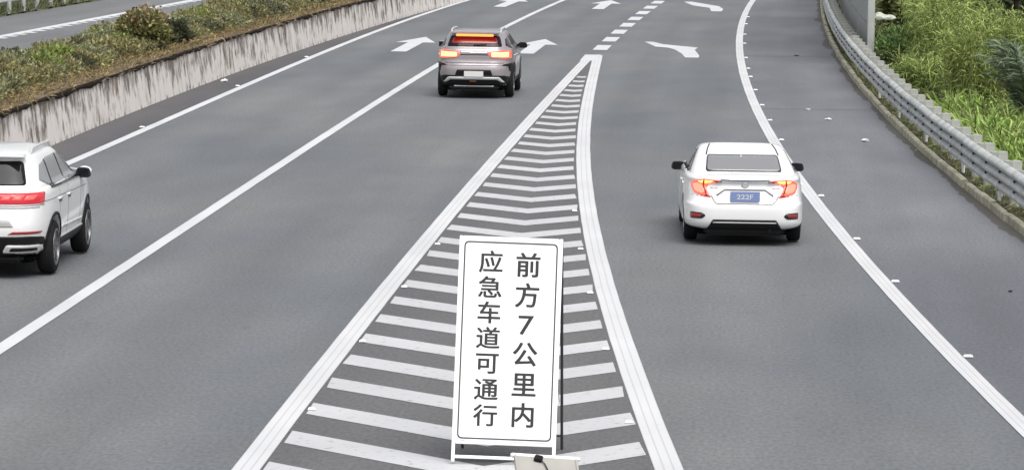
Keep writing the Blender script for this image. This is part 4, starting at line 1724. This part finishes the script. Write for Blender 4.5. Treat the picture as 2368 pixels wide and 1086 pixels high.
    line_panel('bumper_seam', bvh, [(-.70, .785), (.70, .785)], .016, 'rear', .003, SEAM_SHADE, root)
    panel('plate_recess', bvh, rounded([(-.46, .525), (-.40, .685), (.40, .685), (.46, .525)], .02), 'rear', .006, BLACKP, root)
    plate(root, 0, -2.335, .585, 0, PLATEW, PLATEG, None, w_=.46, h_=.135)
    panel('lower_bumper', bvh, rounded([(-.82, .27), (-.86, .50), (-.72, .55), (.72, .55), (.86, .50), (.82, .27)], .03), 'rear', .010, BLACKP, root, grid=.05)
    sk = [(-.72, .39), (-.60, .515), (.60, .515), (.72, .39), (.66, .39), (.54, .455), (-.54, .455), (-.66, .39)]
    panel('skid_trim', bvh, rounded(sk, .02), 'rear', .030, SILVERT, root, grid=.04)
    panel('tow_cover', bvh, rounded([(-.10, .40), (-.10, .425), (.06, .425), (.06, .40)], .006), 'rear', .016, mat('amber_reflector', (.30, .11, .03), .4), root)
    bm = bmesh.new()
    bm_box(bm, (0, -1.95, .26), (1.2, .5, .12), bevel=.04)
    bm_box(bm, (0, -1.37, .34), (1.3, .12, .12), bevel=.03)
    from_bm('underbody', bm, BLACKP, root)
    bm = bmesh.new()
    bm_box(bm, (0, -2.17, .29), (.95, .05, .05), bevel=.012)
    from_bm('lower_bar', bm, SILVERT, root)
    return root


suv_silver()


# ---------------------------------------------------------------- white SUV cut by the left edge
def suv_white():
    hd = math.radians(2.4)
    root = empty('suv', (-7.04, 52.75, 0.012), -hd)
    tag(root, 'white SUV with red light strip in the left lane, cut by the picture edge', 'car')
    lower = [(.25, .74, -2.10, 2.1, 4.5), (.33, .85, -2.24, 2.25, 5), (.44, .895, -2.30, 2.31, 5), (.57, .915, -2.33, 2.34, 5), (.70, .925, -2.345, 2.34, 5), (.84, .93, -2.32, 2.32, 5),
             (.98, .93, -2.29, 2.28, 5), (1.08, .925, -2.285, 2.22, 5), (1.16, .905, -2.25, 2.1, 5), (1.22, .875, -2.19, 2.0, 4.5), (1.25, .7, -2.0, 1.7, 4)]
    cabin = [(1.10, .885, -2.24, 1.22, 5), (1.22, .855, -2.21, 1.06, 5), (1.34, .805, -2.13, .82, 5), (1.47, .75, -2.03, .54, 5), (1.56, .705, -1.98, .32, 5), (1.62, .655, -1.97, .15, 5), (1.66, .56, -1.85, .0, 4.5), (1.68, .38, -1.4, -.15, 4)]
    wh = (-1.39, 1.40)
    me, bvh = make_body(lower, cabin, wh, .36, .925, (1.0, 1.3, .33), CARW2)
    link(bpy.data.objects.new('body', me), root)
    for y in wh:
        for x in (-.815, .815):
            wheel(root, x, y, .362, .225, 'a')
    panel('rear_window', bvh, rounded([(-.64, 1.245), (.64, 1.245), (.56, 1.555), (-.56, 1.555)], .05), 'rear', .005, GLASSD, root)
    for vw in ('left', 'right'):
        sw = rounded([(-1.86, 1.30), (-1.62, 1.49), (-1.1, 1.555), (-.1, 1.555), (.28, 1.45), (.90, 1.21), (.72, 1.165), (-1.5, 1.19)], .05)
        s = panel('side_window', bvh, sw, vw, .004, GLASS, root)
        line_panel('pillar', bvh, [(-.42, 1.17), (-.38, 1.55)], .07, vw, .008, BLACKG, s)
        line_panel('pillar', bvh, [(-1.36, 1.18), (-1.26, 1.53)], .06, vw, .008, BLACKG, s)
        line_panel('window_sill', bvh, [(-1.52, 1.20), (.74, 1.185)], .06, vw, .009, BLACKG, s)
        panel('window_corner', bvh, rounded([(.42, 1.17), (.80, 1.19), (.45, 1.36)], .01), vw, .009, BLACKG, s)
        for y in (-.42, -1.10, .66):
            line_panel('door_seam', bvh, [(y, .44), (y + .02, 1.15)], .014, vw, .002, SEAM_SHADE, root)
        line_panel('crease_shade_line', bvh, [(-2.0, 1.02), (-1.0, 1.035), (1.2, 1.0)], .010, vw, .002, SEAM_SHADE, root)  # thin grey line paints the shade of the body crease
        line_panel('lower_crease', bvh, [(-.9, .60), (.85, .56)], .03, vw, .014, CARW2, root)
        panel('sill_cladding', bvh, rounded([(-.99, .27), (-.99, .44), (1.0, .44), (1.0, .27)], .02), vw, .014, BLACKP, root, grid=.08)
        line_panel('sill_trim', bvh, [(-.95, .455), (.95, .455)], .02, vw, .016, SILVERT, root)
        for y in wh:
            ring = [(y + .46 * math.cos(a), .38 + .46 * math.sin(a)) for a in np.linspace(-.15, PI + .15, 22)] + [(y + .42 * math.cos(a), .38 + .42 * math.sin(a)) for a in np.linspace(PI + .15, -.15, 22)]
            panel('arch_cladding', bvh, ring, vw, .014, BLACKP, root, grid=.07)
        for y in (-.40, -1.12):
            panel('door_handle', bvh, rounded([(y - .05, .985), (y + .2, .98), (y + .2, 1.012), (y - .05, 1.018)], .012), vw, .022, CARW2, root, grid=.06)
            panel('handle_recess_shade', bvh, rounded([(y - .03, .95), (y + .18, .945), (y + .18, .98), (y - .03, .985)], .012), vw, .004, SEAM_SHADE, root, grid=.06)  # flat grey patch paints the shade of a hollow under the handle
    bm = bmesh.new()
    bm_box(bm, (0, 0, .27), (1.48, 4.15, .13), bevel=.05)
    from_bm('floor_pan', bm, WELL, root)
    strip_ = panel('light_strip', bvh, rounded([(-.84, 1.005), (-.84, 1.145), (.84, 1.145), (.84, 1.005)], .02), 'rear', .012, LAMPP, root, grid=.04)
    for s in (-1, 1):
        P = (lambda p: mir(p)) if s < 0 else (lambda p: p)
        for x in (.32, .47, .62):
            panel('lamp_segment', bvh, rounded(P([(x, 1.06), (x + .04, 1.115), (x + .15, 1.115), (x + .11, 1.06)]), .01), 'rear', .018, LAMPSEG, strip_, grid=.03)
        q = 'right' if s > 0 else 'left'
        panel('tail_lamp', bvh, rounded([(-2.20, 1.02), (-2.02, 1.06), (-2.02, 1.11), (-2.19, 1.14)], .03), q, .010, LAMPP, root, grid=.03)
        panel('reflector', bvh, rounded(P([(.42, .605), (.50, .645), (.83, .635), (.80, .605)]), .01), 'rear', .010, LAMPD, root, grid=.04)
        ex = panel('exhaust_trim', bvh, rounded(P([(.34, .365), (.40, .465), (.80, .455), (.80, .38), (.76, .362)]), .03), 'rear', .034, SILVERT, root, grid=.03)
        panel('exhaust_opening', bvh, rounded(P([(.43, .388), (.46, .435), (.75, .428), (.75, .392)]), .02), 'rear', .038, BLACKP, ex, grid=.03)
        bm = bmesh.new()
        bm_tube(bm, [(s * .60, -1.66, 1.62), (s * .61, -1.54, 1.69), (s * .61, -.9, 1.708), (s * .59, -.1, 1.69), (s * .58, .1, 1.62)], .023, 8)
        from_bm('roof_rail', bm, SILVERT, root)
        mirror_part(root, s * .83, .72, 1.20, BLACKG, (.105, .10, .075))
        bm = bmesh.new()
        bmesh.ops.create_uvsphere(bm, u_segments=14, v_segments=8, radius=1, matrix=Matrix.Translation((s * .972, .765, 1.22)) @ Matrix.Diagonal((.105, .07, .068, 1)))
        from_bm('mirror_cap', bm, CARW2, root, smooth=True)
    line_panel('strip_trim', bvh, [(-.84, .985), (.84, .985)], .018, 'rear', .008, SILVERT, root)
    line_panel('tailgate_seam', bvh, [(-.80, .95), (.80, .95)], .012, 'rear', .003, SEAM_SHADE, root)
    panel('bumper_insert', bvh, rounded([(-.50, .70), (-.44, .79), (.44, .79), (.50, .70)], .02), 'rear', .004, mat('grey_plastic_insert', (.34, .34, .33), .5), root)
    panel('lower_bumper', bvh, rounded([(-.86, .27), (-.90, .545), (-.70, .575), (.70, .575), (.90, .545), (.86, .27)], .03), 'rear', .010, BLACKP, root, grid=.05)
    plate(root, 0, -2.345, .80, 0, PLATEB, PLATET, None)
    bm = bmesh.new()
    bm_box(bm, (0, -1.98, 1.625), (1.22, .2, .035), bevel=.014)
    from_bm('spoiler', bm, CARW2, root)
    bm = bmesh.new()
    bm_box(bm, (0, -1.95, .27), (1.2, .5, .12), bevel=.04)
    bm_box(bm, (0, -1.39, .34), (1.3, .12, .12), bevel=.03)
    from_bm('underbody', bm, BLACKP, root)
    return root


suv_white()


# ------------------------------------------------------------------ the roadside notice board
def notice():
    x0, y0 = -.055, 35.40
    root = empty('notice_board', (x0, y0, .012), 0)
    tag(root, 'white folding notice board with two columns of black characters on the gore', 'sign')
    roll = math.radians(1.4)
    lean = math.atan2(.46, 2.07)
    fm = Matrix.Rotation(roll, 4, 'Y') @ Matrix.Rotation(-lean, 4, 'X')     # board plane: x across, z up the slope
    Wf, Hf = .98, 2.15

    def put(o, m=Matrix.Identity(4)):
        o.matrix_local = fm @ m
        return o
    bm = bmesh.new()
    for s in (-1, 1):
        bm_box(bm, (s * (Wf / 2 - .016), 0, Hf / 2 + .005), (.032, .032, Hf - .01), bevel=.005)
    for z in (.06, .196, Hf - .016):
        bm_box(bm, (0, .001, z), (Wf - .066, .028, .03), bevel=.004)
    put(from_bm('front_frame', bm, SIGNF, root))
    bw, z0, z1 = .919, .213, Hf - .034
    bm = bmesh.new()
    bm_box(bm, (0, -.010, (z0 + z1) / 2), (bw, .012, z1 - z0), bevel=.003)
    board = put(from_bm('board', bm, SIGNW, root))
    # thin rounded black border
    def loop(ins, r):
        return rounded([(-bw / 2 + ins, z0 + ins), (bw / 2 - ins, z0 + ins), (bw / 2 - ins, z1 - ins), (-bw / 2 + ins, z1 - ins)], r, 6)
    a, b = loop(.016, .05), loop(.030, .038)
    n_ = len(a)
    vs = [(p[0], -.0185, p[1]) for p in a] + [(p[0], -.0185, p[1]) for p in b]
    bd = mesh('border', vs, [(i, (i + 1) % n_, n_ + (i + 1) % n_, n_ + i) for i in range(n_)], mat('sign_border_grey', (.06, .06, .065), .7), board)
    hgt = z1 - z0
    right = [('前', .118), ('方', .269), ('7', .419), ('公', .563), ('里', .714), ('内', .865)]
    leftc = [('应', .108), ('急', .234), ('车', .361), ('道', .487), ('可', .616), ('通', .744), ('行', .872)]
    for col, u, ww, hh, bold in ((right, .683, .232, .232, .0055), (leftc, .298, .224, .207, .0045)):
        for ch, v in col:
            me = text_mesh(ch, 1.0, 0)
            co = np.array([q.co[:] for q in me.vertices])
            x_0, x_1 = co[:, 0].min(), co[:, 0].max()
            y_0, y_1 = co[:, 1].min(), co[:, 1].max()
            s = ww / .95
            sy = hh / .95
            if ch == '7':
                s, sy = .145 / (x_1 - x_0), .18 / (y_1 - y_0)
            cx, cy = (x_0 + x_1) / 2, (y_0 + y_1) / 2
            vs, fs = [], []
            bold_, bold = bold, (0.0015 if ch == '7' else bold)
            for k_, (dx, dz) in enumerate(((0, 0), (bold, 0), (-bold, 0), (0, bold * .6), (0, -bold * .6), (bold * .7, bold * .5), (-bold * .7, -bold * .5), (bold * .7, -bold * .5), (-bold * .7, bold * .5))):
                b0 = len(vs)     # heavier strokes: the glyph laid down several times, each a hair further out
                vs += [((q.co.x - cx) * s + bw * (u - .5) + dx, -.0188 - k_ * .0001, (q.co.y - cy) * sy + z1 - v * hgt + dz) for q in me.vertices]
                fs += [tuple(b0 + i for i in p.vertices) for p in me.polygons]
            bold = bold_
            mesh('character', vs, fs, SIGNT, board)
            bpy.data.meshes.remove(me)
    # rear prop frame, dark, hinged at the top
    bm = bmesh.new()
    top = fm @ Vector((0, .03, Hf - .04))
    for s in (-1, 1):
        t_ = top + Vector((s * (Wf / 2 - .03) + .02, .01, 0))
        f_ = Vector((s * (Wf / 2 - .01) + .085, 1.0, 0))
        bm_tube(bm, [t_, f_], .014, 8)
    bm_tube(bm, [Vector((-Wf / 2 + .1, .93, .14)), Vector((Wf / 2 + .06, .93, .14))], .012, 8)
    from_bm('rear_frame', bm, SIGNB, root)
    bm = bmesh.new()
    for s in (-1, 1):
        bm_tube(bm, [fm @ Vector((s * (Wf / 2 - .016), .02, .75)), Vector((s * (Wf / 2 - .02) + .07, .80, .48))], .006, 6)
    from_bm('stay', bm, SIGNF, root)


notice()

# ------------------------------------------------------------------ beige board lying against the notice board's foot
bb = empty('leaning_board', (.375, 32.72, .012), math.radians(7))
tag(bb, 'beige board with white top rail and black clip at the bottom edge', 'board')
mt = Matrix.Translation((0, 0, .135)) @ Matrix.Rotation(math.radians(4.2), 4, 'Y') @ Matrix.Rotation(math.radians(-66), 4, 'X')
bm = bmesh.new()
bm_box(bm, (0, 0, .33), (.57, .025, .62), bevel=.006)
for s in (-1, 1):
    bm_box(bm, (s * .272, -.018, .33), (.02, .012, .60), bevel=.003)
o = from_bm('panel', bm, BEIGE, bb)
o.matrix_local = mt
bm = bmesh.new()
bm_box(bm, (0, 0, .655), (.62, .04, .035), bevel=.008)
o = from_bm('top_rail', bm, SIGNF, bb)
o.matrix_local = mt
bm = bmesh.new()
bm_box(bm, (-.07, -.03, .585), (.075, .03, .085), Matrix.Rotation(.25, 4, 'Y'), bevel=.008)
bm_tube(bm, [(-.05, -.03, .56), (-.02, -.03, .50), (.0, -.03, .40)], .006, 6)
o = from_bm('clip', bm, BLACKP, bb)
o.matrix_local = mt
bm = bmesh.new()
for s in (-1, 1):
    bm_tube(bm, [(s * .24, .52, .345), (s * .24, .56, .0)], .013, 8)
    bm_tube(bm, [(s * .24, .05, .125), (s * .24, .02, .0)], .013, 8)
from_bm('prop_leg', bm, SIGNF, bb)

# ------------------------------------------------------------------ road studs and litter
bm = bmesh.new()
r = bmesh.ops.create_cube(bm, size=1)
bmesh.ops.scale(bm, vec=(.12, .10, .026), verts=bm.verts)
bmesh.ops.translate(bm, vec=(0, 0, .013), verts=bm.verts)
for v in bm.verts:
    if v.co.z > .01:
        v.co.x *= .72
        v.co.y *= .55
bmesh.ops.bevel(bm, geom=list(bm.edges), offset=.006, segments=2, affect='EDGES')
STUD = from_bm('road_stud', bm, STUDM)
C.objects.unlink(STUD)


def stud(x, y, cv, label, group):
    k = .75 if 'gore' in group else 1
    o = inst('road_stud', STUD.data, None, (x, y, .012), -math.atan(cv.slope(y)), (k, k, 1))
    tag(o, label, 'road stud', group)


ORD = ('first', 'second', 'third', 'fourth', 'fifth', 'sixth', 'seventh', 'eighth', 'ninth', 'tenth', 'eleventh')
NEAR = {43.8: 'nearest small white road stud on the right edge line, right of the sedan', 51.7: 'second nearest white road stud along the right edge line', 57.6: 'white road stud on the right edge line just behind the sedan', 65.1: 'white road stud beside the right flank of the sedan'}
for k, y in enumerate((78.3, 84.3, 89.6, 95.6, 101.6, 105.7, 111.6, 120.5, 127.0, 135.3, 141.5)):
    NEAR[y] = ORD[k] + ' white road stud beyond the sedan along the right edge line'
for y in NEAR:
    stud(right_line(y) + .165, y, right_line, NEAR[y], 'road studs along the right edge line')
for (x, y), lb in zip([(-7.81, 79.4), (-6.91, 94.3), (-5.97, 108.6)], ('nearest', 'middle', 'farthest')):
    stud(left_line(y) - .14, y, left_line, lb + ' of three white road studs on the left edge line', 'road studs along the left edge line')
for (y), lb in zip((38.2, 44.0, 49.8, 55.5, 61.6), ('nearest', 'second nearest', 'third nearest', 'fourth nearest', 'farthest')):
    stud(gore_r(y) - .225, y, gore_r, lb + ' white road stud inside the right border of the gore', 'road studs on the gore')
for (y), lb in zip((38.8, 44.4, 50.2, 55.9), ('nearest', 'second nearest', 'third nearest', 'farthest')):
    stud(gore_l(y) + .21, y, gore_l, lb + ' white road stud inside the left border of the gore', 'road studs on the gore')


def litter(name, label, x, y, s, m, z=.012, h=.35):
    r_ = random.Random(int(x * 100 + y * 10))
    bm = bmesh.new()
    bmesh.ops.create_icosphere(bm, subdivisions=2, radius=s)
    for v in bm.verts:
        v.co *= r_.uniform(.6, 1.15)
        v.co.z = max(0, v.co.z * h + s * h * .5)
    o = from_bm(name, bm, m)
    o.location = (x, y, z)
    tag(o, label, 'litter')


LIT = mat('litter_paper', (.66, .67, .66), .7)
litter('paper_scrap', 'largest white paper scrap on the shoulder, right of the sedan roof', 7.25, 78.3, .085, LIT, h=.55)
litter('paper_scrap', 'white paper scrap in the middle of the shoulder, second from the sedan', 7.02, 84.8, .085, LIT)
litter('paper_scrap', 'faint pale scrap farthest up the shoulder beside the white scraps', 6.83, 88.2, .075, mat('litter_dull', (.42, .42, .42), .8))
litter('dark_scrap', 'tiny dark scrap on the shoulder at the right edge', 6.69, 50.7, .035, BLACKP)
litter('leaf_scrap', 'small dark leaf on the shoulder near the guardrail bend', 8.4, 113.3, .09, SOILD, h=.2)
litter('crumpled_bottle', 'crumpled white scrap lying at the foot of the median barrier', barrier_c(96) + .35, 96, .10, LIT, h=.6)
